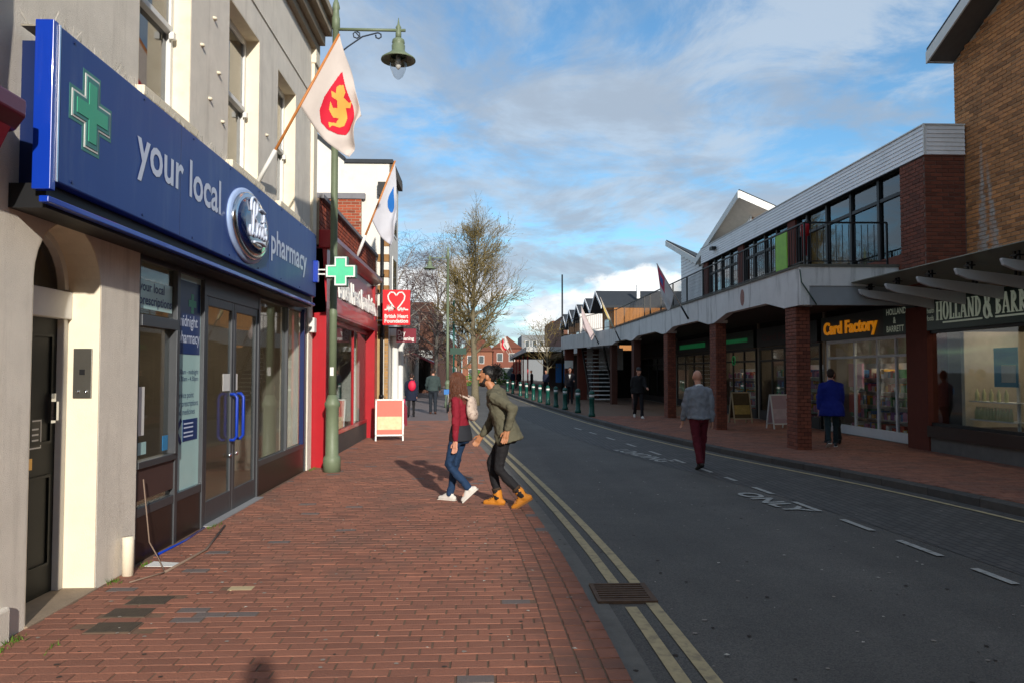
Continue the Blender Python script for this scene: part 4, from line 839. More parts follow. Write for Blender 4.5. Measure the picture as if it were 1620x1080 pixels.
railing('black balcony railing above the near concrete fascia', [(8.15, 14.9), (6.48, 14.95), (6.48, 30)], 3.80, .88)
railing('far black balcony railing beyond the hanging flag', [(6.48, 30.1), (6.48, 36.5), (5.0, 43.8)], 3.80, .88, .3)
# upper storey -------------------------------------------------------
up = thing('upper_storey', 'white boarded upper storey with dark windows above the balcony', 'building', (8.3, 21, 3.7))
part('brick_pier', B(8.22, 9.02, 13.68, 14.5, 3.3, 5.75), mat('pier_mortar', '#6f5a50', .9), up)
brickwork(up, (8.22, 13.68, 3.3), (1,0,0), (0,0,1), (0,-1,0), .76, 2.45, M_BROWNB, indiv=90, near=(0,0,1.7)); brickwork(up, (8.22, 14.5, 3.3), (0,-1,0), (0,0,1), (-1,0,0), .82, 2.45, M_BROWNB, indiv=20, near=(0,0,1.7))
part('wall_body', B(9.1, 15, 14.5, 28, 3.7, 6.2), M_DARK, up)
part('dwarf_wall', B(8.3, 8.42, 14.5, 28, 3.7, 4.0), M_BROWNB, up)
for y in (19.6, 23.6, 27.4): part('brick_pier', B(8.25, 8.6, y, y+.5, 3.7, 5.71), mat('brown_brick_column', '#5e2c20'), up)
wf = MB(); wy = [14.5, 15.5, 16.7, 17.9, 19.0, 19.6]; wy2 = [20.1, 21.0, 21.9, 22.8, 23.6]; wy3 = [24.1, 25, 25.9, 26.7, 27.4]
for L_ in (wy, wy2, wy3):
    for y in L_: part('mullion', B(8.3, 8.40, y-.045, y+.045, 4.0, 5.71), M_BLACK, up)
    for a, b in zip(L_, L_[1:]):
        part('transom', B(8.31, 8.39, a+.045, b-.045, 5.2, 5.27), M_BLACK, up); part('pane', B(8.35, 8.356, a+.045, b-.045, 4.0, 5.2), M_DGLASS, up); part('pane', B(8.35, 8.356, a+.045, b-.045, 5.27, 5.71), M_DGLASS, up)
part('soffit', B(8.2, 9.1, 13.7, 28, 5.695, 5.71), M_BLACK, up)
part('roof_deck', B(8.3, 15, 13.7, 28, 6.15, 6.22), mat('bounce_pale_roof', '#9c9a95', .9, .15), up)  # unseen deck, coloured pale to bounce light up to the gable soffit
for k in range(7):
    z = 5.71+k*.079
    part('cladding_board', MB().extr([(8.185, 13.63, z), (8.2, 13.63, z+.076), (8.25, 13.63, z+.076), (8.25, 13.63, z)], (0, 14.4, 0)), M_CLAD, up)
    part('cladding_board', MB().extr([(8.25, 13.615, z), (8.25, 13.63, z+.076), (8.25, 13.68, z+.076), (8.25, 13.68, z)], (.72, 0, 0)), M_CLAD, up)
part('cladding_trim', B(8.17, 8.97, 13.60, 13.66, 6.263, 6.285).box(8.17, 8.24, 13.66, 28.05, 6.263, 6.285).box(8.175, 8.2, 13.60, 13.63, 5.7, 6.263), M_WHITE, up)
part('floodlight', B(8.02, 8.17, 26.1, 26.4, 5.95, 6.06), M_BLACK, up)
solo('green_banner', B(6.40, 6.42, 15.65, 16.25, 3.85, 4.62), mat('lime_banner', '#7ab51c', .5, .2, 5), 'lime green banner tied inside the balcony railing', 'banner')
solo('red_lantern', sm(MB().lathe((6.62, 15.25, 4.45), [(.04, -.4), (.05, 0), (.09, .02), (.09, .26), (.05, .3)], 12)), M_RED, 'red capped pole on the balcony corner', 'post')
# zigzag roof ----------------------------------------------------------
zr = thing('zigzag_roof_building', 'white boarded building with folded zigzag roof', 'building', (9, 28, 3.7))
ZZ = [(24.2, 7.55), (29.2, 6.1), (34.0, 7.6)]
VX, DZ = 8.35, -1.25
for (a, za), (b, zb) in zip(ZZ, ZZ[1:]):
    part('roof_slope', MB().extr([(VX, a, za), (VX, b, zb), (VX, b, zb+.07), (VX, a, za+.07)], (2.9, 0, DZ)), M_ROOF, zr)
    part('verge_board', MB().extr([(VX-.04, a, za-.22), (VX-.04, b, zb-.22), (VX-.04, b, zb+.02), (VX-.04, a, za+.02)], (.035, 0, 0)), M_WHITE, zr)
    part('soffit', MB().extr([(VX, a+.02, za-.2), (VX, b, zb-.2), (VX, b, zb-.17), (VX, a+.02, za-.17)], (2.8, 0, DZ)), mat('grey_soffit', '#cdc8bf', .8), zr)
part('eave_board', MB().extr([(VX, 24.17, 7.33), (VX, 24.17, 7.57), (VX+2.9, 24.17, 7.57+DZ), (VX+2.9, 24.17, 7.33+DZ)], (0, .03, 0)), M_WHITE, zr)
part('wall', MB().extr([(8.66, y, z) for y, z in [(28.3, 3.7), (32.6, 3.7), (32.6, 6.8), (29.2, 5.74), (28.3, 5.95)]], (.3, 0, -.0)), M_DARK, zr)
z = 3.75
while z < 6.7:
    ye = 32.55; ya = 28.35 if z < 5.7 else 29.2+(z-5.65)*3.2
    if ye-ya > .3: part('cladding_board', MB().extr([(8.63, ya, z), (8.645, ya, z+.135), (8.658, ya, z+.135), (8.658, ya, z)], (0, ye-ya, 0)), M_CLAD, zr)
    z += .14
part('gable_wall', MB().extr([(9.0, 24.9, 6.22), (9.0, 24.9, 6.85), (9.0, 27.0, 6.22)], (.9, 0, 0)), M_DARK, zr)
for kk in range(5):
    z = 6.23+kk*.125; b_ = 24.9+(6.88-z)*3.3
    part('cladding_board', MB().extr([(8.97, 24.9, z), (8.985, 24.9, z+.12), (8.998, 24.9, z+.12), (8.998, 24.9, z)], (0, b_-24.9-.1, 0)), M_CLAD, zr)
part('corner_trim', B(8.95, 9.0, 24.84, 24.89, 6.22, 6.88), M_WHITE, zr)
brickwork(zr, (9.0, 24.9, 6.22), (1,0,0), (0,0,1), (0,-1,0), 1.5, .68, M_ORANGEB, indiv=30, near=(0,0,1.7), clip=lambda a, z: z < .66-a*.43)
# far zigzag terrace
fz = thing('far_gabled_terrace', 'far row of brick gables with dark roofs above the balcony', 'building', (8, 55, 3.5))
for k in range(5):
    y = 48+k*5.2; p = 7.1
    part('roof', MB().extr([(7.6, y, 5.9), (7.6, y+2.6, p), (7.6, y+5.2, 5.9), (7.6, y+5.2, 5.75), (7.6, y+2.6, p-.15), (7.6, y, 5.75)], (8, 0, 0)), M_ROOF, fz)
    part('verge', MB().extr([(7.56, y, 5.9), (7.56, y+2.6, p), (7.56, y+2.6, p-.2), (7.56, y, 5.7)], (.035, 0, 0)).extr([(7.56, y+2.6, p), (7.56, y+5.2, 5.9), (7.56, y+5.2, 5.7), (7.56, y+2.6, p-.2)], (.035, 0, 0)), M_CLAD, fz)
    part('gable_wall', MB().extr([(8.4, y+.2, 0), (8.4, y+5.0, 0), (8.4, y+5.0, 5.8), (8.4, y+2.6, 6.9), (8.4, y+.2, 5.8)], (6, 0, 0)), mat('far_tan_brick', '#9c6a3c', .9, .15, 10), fz)
    f = part('window', B(8.36, 8.4, y+1.6, y+3.6, 3.9, 5.2), M_WHITE, fz); part('pane', B(8.34, 8.362, y+1.7, y+3.5, 4.0, 5.1), M_DGLASS, f)
part('side_wall', B(8.4, 14, 48.02, 48.2, 3.0, 5.75), MATS['far_tan_brick'], fz); part('balcony', B(6.6, 8.4, 46.2, 74, 3.0, 3.7), M_CONC, fz)
part('ground_floor_and_dark_stop', B(6.7, 14, 46.2, 48.0, 0, 3.0).box(7.4, 8.38, 48.0, 74, 0, 3.0), M_DARK, fz); part('vent', B(10, 10.2, 48.6, 48.8, 6.4, 7.3), M_WHITE, fz)  # first box is an added dark stop, standing in for shade at the arcade end
solo('banner_board', B(5.6, 6.9, 43.3, 43.36, 3.85, 5.0), mat('white_banner', '#cfcac6', .6, .12, 3, stain=('#b03a34', .8, .58)), 'white banner board with red print on the far balcony', 'banner')
solo('mast', sm(MB().tube([(6.35, 60, 0), (6.35, 60, 9.4)], [.09, .06], 8)), M_BLACK, 'tall plain dark mast above the far arcade', 'mast')
fc = thing('street_canopy', 'flat white edged canopy on thin red posts far along the street', 'canopy', (5, 75, .1))
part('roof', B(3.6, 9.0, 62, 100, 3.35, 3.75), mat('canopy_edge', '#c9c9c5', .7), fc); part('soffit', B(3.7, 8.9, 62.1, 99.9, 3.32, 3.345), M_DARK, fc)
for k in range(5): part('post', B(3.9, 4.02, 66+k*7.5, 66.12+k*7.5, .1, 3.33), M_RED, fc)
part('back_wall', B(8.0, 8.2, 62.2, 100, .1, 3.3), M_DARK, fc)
part('sign_panel', B(6.2, 7.0, 64, 64.05, .8, 2.4), mat('blue_sign', '#2a6fb5', .5), fc)
block('brick_building', 'brown brick block with white windows above the far canopy', 8.2, 15, 76, 98, 7.4, MATS['brown_brick_far'], [(8.6+k*1.6, 9.5+k*1.6, 4.6, 6.2) for k in range(4)])
# ================================================================== tall brick building (far right)
def lime_streaked(src):            # two pale lime runs down the wall, fixed in the place
    m = src.copy(); m.name = 'tan_brick_with_lime_runs'; t = m.node_tree; n = t.nodes; l = t.links; b = n['Principled BSDF']; old = b.inputs['Base Color'].links[0].from_socket
    g = n.new('ShaderNodeNewGeometry'); sx = n.new('ShaderNodeSeparateXYZ'); l.new(g.outputs['Position'], sx.inputs[0])
    nz = n.new('ShaderNodeTexNoise'); nz.inputs['Scale'].default_value = 9; nz.inputs['Detail'].default_value = 6; l.new(g.outputs['Position'], nz.inputs['Vector'])
    def mt(op, a, b_=None, clamp=False):
        q = n.new('ShaderNodeMath'); q.operation = op; q.use_clamp = clamp
        for i, v in enumerate((a, b_)):
            if v is None: continue
            if hasattr(v, 'is_linked'): l.new(v, q.inputs[i])
            else: q.inputs[i].default_value = v
        return q.outputs[0]
    fs = []
    for yc, dy, z1 in ((13.22, .0, 6.0), (13.1, .12, 5.6)):
        drop = mt('SUBTRACT', z1, sx.outputs[2]); c = mt('SUBTRACT', yc, mt('MULTIPLY', drop, dy)); d = mt('ABSOLUTE', mt('SUBTRACT', sx.outputs[1], c))
        wdt = mt('MULTIPLY', drop, .06); wdt = mt('ADD', wdt, .03); wdt = mt('MULTIPLY', wdt, mt('MULTIPLY', nz.outputs['Fac'], 2.0))
        fs.append(mt('MULTIPLY', mt('MULTIPLY', mt('SUBTRACT', wdt, d), 14, True), mt('MULTIPLY', drop, 4, True)))
    f = mt('MULTIPLY', mt('MAXIMUM', fs[0], fs[1]), mt('MULTIPLY', nz.outputs['Fac'], 1.7), True)
    mx = n.new('ShaderNodeMix'); mx.data_type = 'RGBA'; l.new(f, mx.inputs[0]); l.new(old, mx.inputs[6]); mx.inputs[7].default_value = (.42, .38, .34, 1); l.new(mx.outputs[2], b.inputs['Base Color'])
    return m
tb = thing('tall_brick_building', 'tall tan brick building with overhanging gable above the health shop', 'building', (9, 10, 0))
TX = 9.0
part('wall', MB().extr([(TX+.012, 13.96, 3.0), (TX+.012, 13.96, 7.58), (TX+.012, 9.4, 9.6), (TX+.012, 4.8, 7.58), (TX+.012, 4.8, 3.0)], (7, 0, 0)), M_MORT2, tb)
part('unseen_shade_wing', B(TX+.3, 16, -40, 4.8, 0, 11.6), M_ORANGEB, tb); part('ground_core', B(12.2, 16, 4.8, 15.4, 0, 3.0), M_ROOM, tb)  # unseen wing behind the view, its height set to shade the road
brickwork(tb, (TX+.012, 13.96, 3.3), (0,-1,0), (0,0,1), (-1,0,0), 4.6, 5.6, lime_streaked(M_ORANGEB), indiv=290, near=(8, 13.6, 5.5), clip=lambda a, z: z+3.3 < 7.55+a*.43)
brickwork(tb, (TX+.012, 13.96, 5.9), (1,0,0), (0,0,1), (0,1,0), 2, 1.7, M_ORANGEB)
for s, (ya, za, yb, zb) in enumerate(((14.02, 7.58, 9.4, 9.6), (9.4, 9.6, 4.35, 7.39))):
    part('roof_slope', MB().extr([(TX-.48, ya, za+.22), (TX-.48, yb, zb+.22), (TX-.48, yb, zb+.30), (TX-.48, ya, za+.30)], (8, 0, 0)), M_ROOF, tb)
    part('verge_board', MB().extr([(TX-.50, ya, za), (TX-.50, yb, zb), (TX-.50, yb, zb+.22), (TX-.50, ya, za+.22)], (.03, 0, 0)), M_WHITE, tb)
    part('soffit', MB().extr([(TX-.47, ya, za+.01), (TX-.47, yb, zb+.01), (TX-.47, yb, zb+.03), (TX-.47, ya, za+.03)], (.5, 0, 0)), mat('dim_soffit', '#5d5955', .8), tb)
part('eave_board', B(TX-.46, TX+6, 13.975, 14.02, 7.60, 7.80), M_WHITE, tb)
# health shop
hb = thing('health_shopfront', 'health food shop with dark green sign and display window', 'shopfront', (8.95, 13, .12))
part('pier', B(8.9, 9.32, 14.85, 15.6, .1, 3.0), mat('brown_brick_column', '#5e2c20'), hb)
part('sign_board', B(8.9, 9.1, 5, 14.84, 2.5, 3.12), mat('deep_green_sign', '#0d2a22'), hb)
M_PG = MATS['pale_green_letter']
# slab serif lettering
def serif(ch, x, h):
    m = []; w_ = .52*h; tk = .15*h; tn = .075*h; s_ = .05*h
    def V(cx): m.extend([('b', cx-tk/2, 0, cx+tk/2, h), ('b', cx-tk*.95, 0, cx+tk*.95, s_), ('b', cx-tk*.95, h-s_, cx+tk*.95, h)])
    if ch == 'H': V(tk); V(w_+tk*.6); m.append(('b', tk, h*.47, w_+tk*.6, h*.55)); ad = w_+tk*1.7
    elif ch == 'L': V(tk); m.extend([('b', tk, 0, w_, s_*1.5), ('b', w_-s_, 0, w_, h*.28)]); ad = w_+tk*.3
    elif ch == 'O': m.append(('o', w_*.62, h/2, w_*.62, h*.51, tk, tn)); ad = w_*1.3
    elif ch == 'A': m.extend([('l', tk*.5, 0, w_*.62, h, tn), ('l', w_*.62, h, w_*1.15, 0, tk), ('b', w_*.28, h*.28, w_*.98, h*.35), ('b', -tk*.1, 0, tk*1.3, s_), ('b', w_*.85, 0, w_*1.45, s_)]); ad = w_*1.4
    elif ch == 'N': m.extend([('b', tk*.6, 0, tk*.6+tn, h), ('b', w_*1.05, 0, w_*1.05+tn, h), ('l', tk*.6, h, w_*1.1, 0, tk), ('b', 0, 0, tk*1.6, s_), ('b', 0, h-s_, tk*1.2, h), ('b', w_*.85, h-s_, w_*1.4, h)]); ad = w_*1.4
    elif ch == 'D': V(tk); m.append(('d', tk, h/2, w_*.85, h*.5, tk, tn)); ad = w_*1.25
    elif ch == 'B': V(tk); m.extend([('d', tk, h*.74, w_*.6, h*.26, tk*.8, tn), ('d', tk, h*.25, w_*.7, h*.25, tk, tn)]); ad = w_*1.15
    elif ch == 'R': V(tk); m.extend([('d', tk, h*.72, w_*.62, h*.28, tk*.9, tn), ('l', w_*.4, h*.46, w_*1.1, 0, tk), ('b', w_*.9, 0, w_*1.35, s_)]); ad = w_*1.3
    elif ch == 'E': V(tk); m.extend([('b', tk, 0, w_, s_*1.4), ('b', tk, h-s_*1.4, w_, h), ('b', tk, h*.47, w_*.8, h*.54), ('b', w_-s_, 0, w_, h*.25), ('b', w_-s_, h*.78, w_, h)]); ad = w_+tk*.4
    elif ch == 'T': V(w_*.55); m.extend([('b', 0, h-s_*1.4, w_*1.1, h), ('b', 0, h*.75, s_, h), ('b', w_*1.1-s_, h*.75, w_*1.1, h)]); ad = w_*1.25
    elif ch == '&': m.extend([('o', w_*.55, h*.78, w_*.38, h*.25, tk*.8, tn), ('o', w_*.5, h*.28, w_*.55, h*.32, tk, tn), ('l', w_*.3, h*.62, w_*1.2, 0, tk*.9)]); ad = w_*1.35
    else: return [], .35*h
    return m, ad+.06*h
def serif_text(s, h, y0, z0, x, sx=.74):
    mb = MB(); cx = 0; k = 0
    def F(poly):
        nonlocal k; k += 1; mb.extr([(x-.0006*(k % 5), y0-a*sx, z0+b) for a, b in poly], (-.016, 0, 0))
    for ch in s:
        prims, ad = serif(ch, 0, h)
        for p in prims:
            if p[0] == 'b': F([(cx+p[1], p[2]), (cx+p[3], p[2]), (cx+p[3], p[4]), (cx+p[1], p[4])])
            elif p[0] == 'l': hw = p[5]/2; F([(cx+p[1]-hw, p[2]), (cx+p[1]+hw, p[2]), (cx+p[3]+hw, p[4]), (cx+p[3]-hw, p[4])])
            else:
                _, ox, oy, rx, ry, tk, tn = p; rng = range(18) if p[0] == 'o' else range(-5, 5); st_ = 2*math.pi/18 if p[0] == 'o' else math.pi/10
                for i in rng:
                    q = []
                    for a, f in ((i, 1), (i+1, 1), (i+1, 0), (i, 0)): t_ = a*st_; q.append((cx+ox+(rx-(0 if f else tk))*math.cos(t_), oy+(ry-(0 if f else tn))*math.sin(t_)))
                    F(q)
        cx += ad
    return mb, cx*sx
mb, wd = serif_text('HOLLAND', .36, 14.5, 2.68, 8.897); part('lettering', mb, M_PG, hb); part('underline', B(8.88, 8.897, 14.5-wd, 14.28, 2.615, 2.645), M_PG, hb)
mb, w2 = serif_text('&', .46, 14.5-wd-.05, 2.63, 8.897); part('lettering', mb, M_PG, hb); y3 = 14.5-wd-.1-w2
mb, w3 = serif_text('BARRETT', .36, y3, 2.68, 8.897); part('lettering', mb, M_PG, hb); part('underline', B(8.88, 8.897, y3-w3, y3, 2.615, 2.645), M_PG, hb)
part('lettering', text('health\nfoods', .15, (8.898, 14.82, 2.84), RT_R, UP, .003, .002, .24), M_PG, hb)
part('window_frame', B(8.96, 9.05, 5, 14.84, .62, .68).box(8.96, 9.05, 5, 14.84, 2.44, 2.5).box(8.96, 9.05, 12.0, 12.06, .68, 2.44), M_BLACK, hb)
part('stall_riser', B(8.93, 9.06, 5, 14.84, .1, .40), mat('grey_stone_base', '#5f5e5c', .8, .15), hb); part('sill', B(8.86, 9.06, 5, 14.84, .40, .62), mat('dark_wood_sill', '#2c1a14', .5, .1), hb)
part('pane', B(9.0, 9.006, 12.06, 14.84, .68, 2.44), M_GLASS, hb); part('pane', B(9.0, 9.006, 5, 12.0, .68, 2.44), M_GLASS, hb)
part('display_floor', B(9.06, 11, 5, 14.8, .55, .62), MATS['dark_wood_sill'], hb); part('display_back', B(10.6, 10.7, 5, 13.4, .62, 2.9), M_DARK, hb); part('cream_screen', B(9.3, 10.6, 14.3, 14.4, .62, 2.45), mat('cream_screen', '#b8ad98', .8), hb)
part('ceiling', B(9.06, 12, 5, 14.84, 2.9, 2.99), M_DARK, hb)
part('added_ceiling_light', B(9.4, 10.2, 12.2, 13.8, 2.86, 2.895), MATS['added_shop_light'], hb)  # added glowing panel above the window display
ps = part('window_poster', B(9.02, 9.03, 12.45, 13.05, 1.42, 2.1), mat('teal_poster', '#3c8aa0', .5, .1), hb); part('poster_picture', B(9.012, 9.02, 12.5, 12.85, 1.5, 1.8), gc[0], ps)
bs = thing('bottle_display', 'glass shelf with rows of pale bottles in the health shop window', 'display', (9.4, 13.4, .62))
part('shelf', B(9.25, 9.55, 12.9, 14.1, .78, .8).box(9.25, 9.55, 12.9, 14.1, 1.12, 1.14).box(9.38, 9.42, 12.95, 12.99, .62, 1.5), M_WHITE, bs)
bo_ = sm(MB().lathe((0,0,0), [(.035, 0), (.035, .15), (.014, .19), (.014, .23)], 10)).mesh('bottle', mat('pale_yellow_bottle', '#c9c89a', .4, .05), smooth=True)
for k in range(12): shared('bottle', bo_, bs, (9.34, 14.02-k*.085, .8))
for k in range(5): shared('bottle', bo_, bs, (9.34, 14.0-k*.2, 1.14))
# glass canopy
gcn = thing('glass_canopy', 'grey steel and dark glass canopy over the health shop', 'canopy', (8.2, 12, 3.0))
M_STEEL = mat('grey_steel_arm', '#bcbec0', .5, .06)
for k, y in enumerate((14.6, 13.62, 12.6, 11.56, 10.5, 9.45, 8.4)):
    a = part('arm', MB().extr([(7.40, y-.03, 3.27), (7.43, y-.03, 3.20), (7.6, y-.03, 3.13), (8.99, y-.03, 2.90), (8.99, y-.03, 3.12), (7.40, y-.03, 3.30)], (0, .06, 0)), M_STEEL, gcn, .006)
    part('fixing', MB().box(7.62, 7.65, y-.06, y-.03, 3.28, 3.41).box(7.62, 7.65, y+.03, y+.06, 3.28, 3.41).box(7.58, 7.69, y-.07, y+.07, 3.33, 3.35), M_BLACK, a)
    part('fixing', MB().box(8.4, 8.43, y-.06, y-.03, 3.18, 3.28).box(8.4, 8.43, y+.03, y+.06, 3.18, 3.28), M_BLACK, a)
    if k < 6:
        y2 = (14.6, 13.62, 12.6, 11.56, 10.5, 9.45, 8.4)[k+1]+.012; ye = y-.0 if k else 14.75
        part('glass_pane', MB().extr([(7.32, ye, 3.44), (9.0, ye, 3.24), (9.0, ye, 3.255), (7.32, ye, 3.455)], (0, y2-ye, 0)), glass_mat('canopy_glass', (.5, .53, .48), .7, .05, (.30, .32, .27)), gcn)
# ================================================================== street furniture
def lamp_post(label, x, y, top, arm_dx, group):
    t = thing('lamp_post', label, 'lamp post', (x, y, .02), 0, group); s = 1 if arm_dx > 0 else -1
    part('base', sm(MB().lathe((x, y, 0), [(.145, .02), (.145, .22), (.135, .27), (.108, .30), (.105, 1.08), (.125, 1.11), (.13, 1.16), (.10, 1.22), (.072, 1.30)], 20)), M_LAMP, t)
    part('shaft', sm(MB().lathe((x, y, 0), [(.068, 1.28), (.064, 2.6), (.07, 2.62), (.07, 2.68), (.062, 2.7), (.055, top-.55), (.07, top-.54), (.07, top-.36), (.06, top-.34), (.05, top-.22), (.066, top-.18), (.05, top-.1), (.02, top-.02), (.006, top+.12)], 16)), M_LAMP, t)
    az = top-.55; ex = x+arm_dx
    part('arm', sm(MB().tube([(x, y, az), (ex+.12*s, y, az)], .026, 10)), M_LAMP, t)
    part('scroll', sm(MB().tube([(x+s*.06, y, az-.42), (x+s*.2, y, az-.3), (x+s*.45, y, az-.12), (x+s*.7, y, az-.05)]+[(x+s*(.72+.05*math.sin(a)), y, az-.10+.05*math.cos(a)) for a in (0, 1, 2, 3, 4, 5)], .014, 6).tube([(x+s*(.35+.06*math.sin(a)), y, az-.09+.06*math.cos(a)) for a in (0, 1, 2, 3, 4, 5, 5.8)]+[(x+s*.42, y, az-.14)], .012, 6)), mat('scroll_navy', '#222c3a', .5), t)
    part('arm_finial', sm(MB().lathe((ex, y, az), [(.02, -.14), (.05, -.12), (.05, -.04), (.035, 0), (.05, .05), (.02, .1), (.004, .22)], 12)), M_LAMP, t)
    part('lantern', sm(MB().lathe((ex, y, az-.14), [(.06, 0), (.10, -.03), (.11, -.08), (.095, -.10), (.115, -.13), (.11, -.22), (.16, -.27), (.29, -.36), (.295, -.385), (.28, -.385), (.15, -.30), (.13, -.32)], 24, False)), M_LAMP, t)
    part('lantern_bowl', sm(MB().lathe((ex, y, az-.14), [(.145, -.33), (.15, -.42), (.13, -.54), (.08, -.66), (.02, -.71)], 18, False)), glass_mat('bowl_glass', (.85, .85, .85), .9), t)
    part('bulb', sm(MB().lathe((ex, y, az-.14), [(.03, -.3), (.05, -.42), (.045, -.5), (.01, -.54)], 12)), M_WHITE, t)
    return t
l1 = lamp_post('sage green cast iron lamp post beside the red pilaster', -2.50, 12.8, 8.05, 1.06, 'street lamps')
part('sticker', MB().add([(-2.53, 12.727, 1.62), (-2.47, 12.727, 1.62), (-2.47, 12.727, 1.76), (-2.53, 12.727, 1.76)], [(0,1,2,3)]), M_WHITE, l1)
l2 = lamp_post('distant green lamp post beside the bare tree and parked bicycle', -1.62, 35.5, 7.55, -.85, 'street lamps')
part('sign_board', B(-1.5, -.75, 35.45, 35.5, 2.5, 2.8), mat('dark_green_board', '#123a2c', .5), l2)
fpz = thing('sign_post', 'slim dark green post behind the lamp post', 'post', (-1.25, 38.5, .02)); part('pole', sm(MB().tube([(-1.45, 38.5, .02), (-1.45, 38.5, 5.2)], .05, 8)), M_BOLL, fpz); part('cap', sm(MB().lathe((-1.45, 38.5, 5.2), [(.06, 0), (.05, .06), (.01, .1)], 8)), M_BOLL, fpz)
BOL = [(3.86, 26.7), (3.70, 29.3), (3.46, 31.7), (3.30, 34.0), (3.17, 36.7), (3.0, 39.5), (2.86, 42.5), (2.68, 46), (2.5, 50), (2.25, 56), (2.05, 62), (1.2, 70), (-.9, 74), (-2.4, 76)]
pb = sm(MB().lathe((0,0,0), [(.125, 0), (.125, .1), (.095, .14), (.088, .6), (.106, .62), (.106, .66), (.088, .68), (.088, .70)], 14)).mesh('body', M_BOLL, smooth=True)
pw = sm(MB().lathe((0,0,0), [(.09, .70), (.09, .79)], 14)).mesh('band', M_WHITE, smooth=True)
pt = sm(MB().lathe((0,0,0), [(.09, .79), (.106, .80), (.10, .86), (.06, .92), (.01, .94)], 14)).mesh('cap', M_BOLL, smooth=True)
for x, y in BOL:
    t = thing('bollard', 'dark teal bollard with white band in the kerbside row', 'bollard', (x, y, .1 if x > interp(RE, y) else .0), 0, 'bollards along the kerb')
    for nm, me in (('body', pb), ('band', pw), ('cap', pt)): link(nm, me, t)
# flags ----------------------------------------------------------------
def flag(name, label, base, tip, t0, fly, m, sock=True, emblem=None, rip=.07, seed=1, pm=M_WOOD, r=.02):
    base, tip = Vector(base), Vector(tip); t = thing(name, label, 'flag', base)
    part('pole', sm(MB().tube([base, tip], [r, r*.8], 8)), pm, t)
    if sock: part('pole_socket', sm(MB().tube([base-(tip-base)*.01, base+(tip-base)*.22], r*1.45, 8)), M_WHITE if pm is M_WOOD else M_BLACK, t)
    P0, P1 = tip, base.lerp(tip, t0); P3, P2 = Vector(fly[0]), Vector(fly[1])
    def S(u, v):          # u hoist->fly, v lower->tip
        a = P1.lerp(P0, v); b = P2.lerp(P3, v); p = a.lerp(b, u)
        w_ = math.sin(u*7+v*3+seed)*rip*u+math.sin(u*13-v*6+seed*2)*rip*.35*u+math.sin((u-v)*9+seed)*rip*.3*u
        sag = -.10*math.sin(math.pi*u)*(1-v)
        return p+Vector((.25*w_, w_, sag+.05*math.sin(v*8+seed)*u*rip*6))
    n = 26; mb = MB(); mb.add([S(i/n, j/n) for i in range(n+1) for j in range(n+1)], [(i*(n+1)+j, (i+1)*(n+1)+j, (i+1)*(n+1)+j+1, i*(n+1)+j+1) for i in range(n) for j in range(n)])
    c = part('cloth', sm(mb), m, t); sd = c.modifiers.new('thick', 'SOLIDIFY'); sd.thickness = .003
    def decal(nm, poly, mm, d):
        # triangulated grid restricted to polygon in (u,v)
        g = 150; mb2 = MB(); idx = {}
        def inside(x, y):
            ins = False; j = len(poly)-1
            for i in range(len(poly)):
                xi, yi = poly[i]; xj, yj = poly[j]
                if (yi > y) != (yj > y) and x < (xj-xi)*(y-yi)/(yj-yi)+xi: ins = not ins
                j = i
            return ins
        def vid(i, j):
            if (i, j) not in idx:
                p = S(i/g, j/g); e_ = .01; nrm = (S(i/g+e_, j/g)-p).cross(S(i/g, j/g+e_)-p).normalized()
                if nrm.y > 0: nrm = -nrm
                idx[(i, j)] = len(mb2.v); mb2.v.append(tuple(p+nrm*d))
            return idx[(i, j)]
        for i in range(g):
            for j in range(g):
                if inside((i+.5)/g, (j+.5)/g): mb2.f.append((vid(i, j), vid(i+1, j), vid(i+1, j+1), vid(i, j+1))); mb2.r.append(0.)
        if mb2.f: part(nm, sm(mb2), mm, c)
    for e in emblem or []: decal(*e)
    return t
M_CLOTH = mat('off_white_flag_cloth', '#c2b8b2', .85, .06, 5); M_FRED = mat('flag_red', '#c00f2e', .8, .08); M_FGOLD = mat('flag_gold', '#d9a24a', .8, .1)
# emblem drawn in picture directions, turned into cloth coordinates (u,v)
def pic(pts, cx=.50, cy=.50, k=1.):
    out = []
    for a, b in pts:     # a right, b up in picture -> u,v axes of the cloth
        a *= 1.55; out.append((cx+k*(.62*a-.42*b), cy+k*(.52*a+.70*b)))
    return out
drop = pic([(0, .52), (.1, .34), (.24, .12), (.30, -.08), (.26, -.26), (.14, -.38), (0, -.42), (-.14, -.38), (-.26, -.26), (-.30, -.08), (-.24, .12), (-.1, .34)], .52, .50, .92)
lion = pic([(-.02, .34), (.05, .36), (.09, .28), (.06, .2), (.14, .16), (.2, .2), (.16, .1), (.08, .08), (.1, -.06), (.07, -.2), (.0, -.26), (-.1, -.26), (-.14, -.32), (-.16, -.22), (-.06, -.2), (-.02, -.1), (-.1, -.12), (-.16, -.02), (-.14, .1), (-.1, .02), (-.04, .04), (-.04, .14), (-.12, .16), (-.14, .24), (-.06, .22), (-.06, .3)], .54, .50, .92)
flag('heraldic_flag', 'large off white flag with red drop and gold lion above the pharmacy', (-2.94, 9.95, 4.15), (-1.86, 9.75, 6.05), .52, [(-1.56, 9.9, 5.0), (-1.74, 9.7, 4.42)], M_CLOTH, True, [('emblem_drop', drop, M_FRED, .006), ('emblem_lion', lion, M_FGOLD, .010)], .10, 1.3)
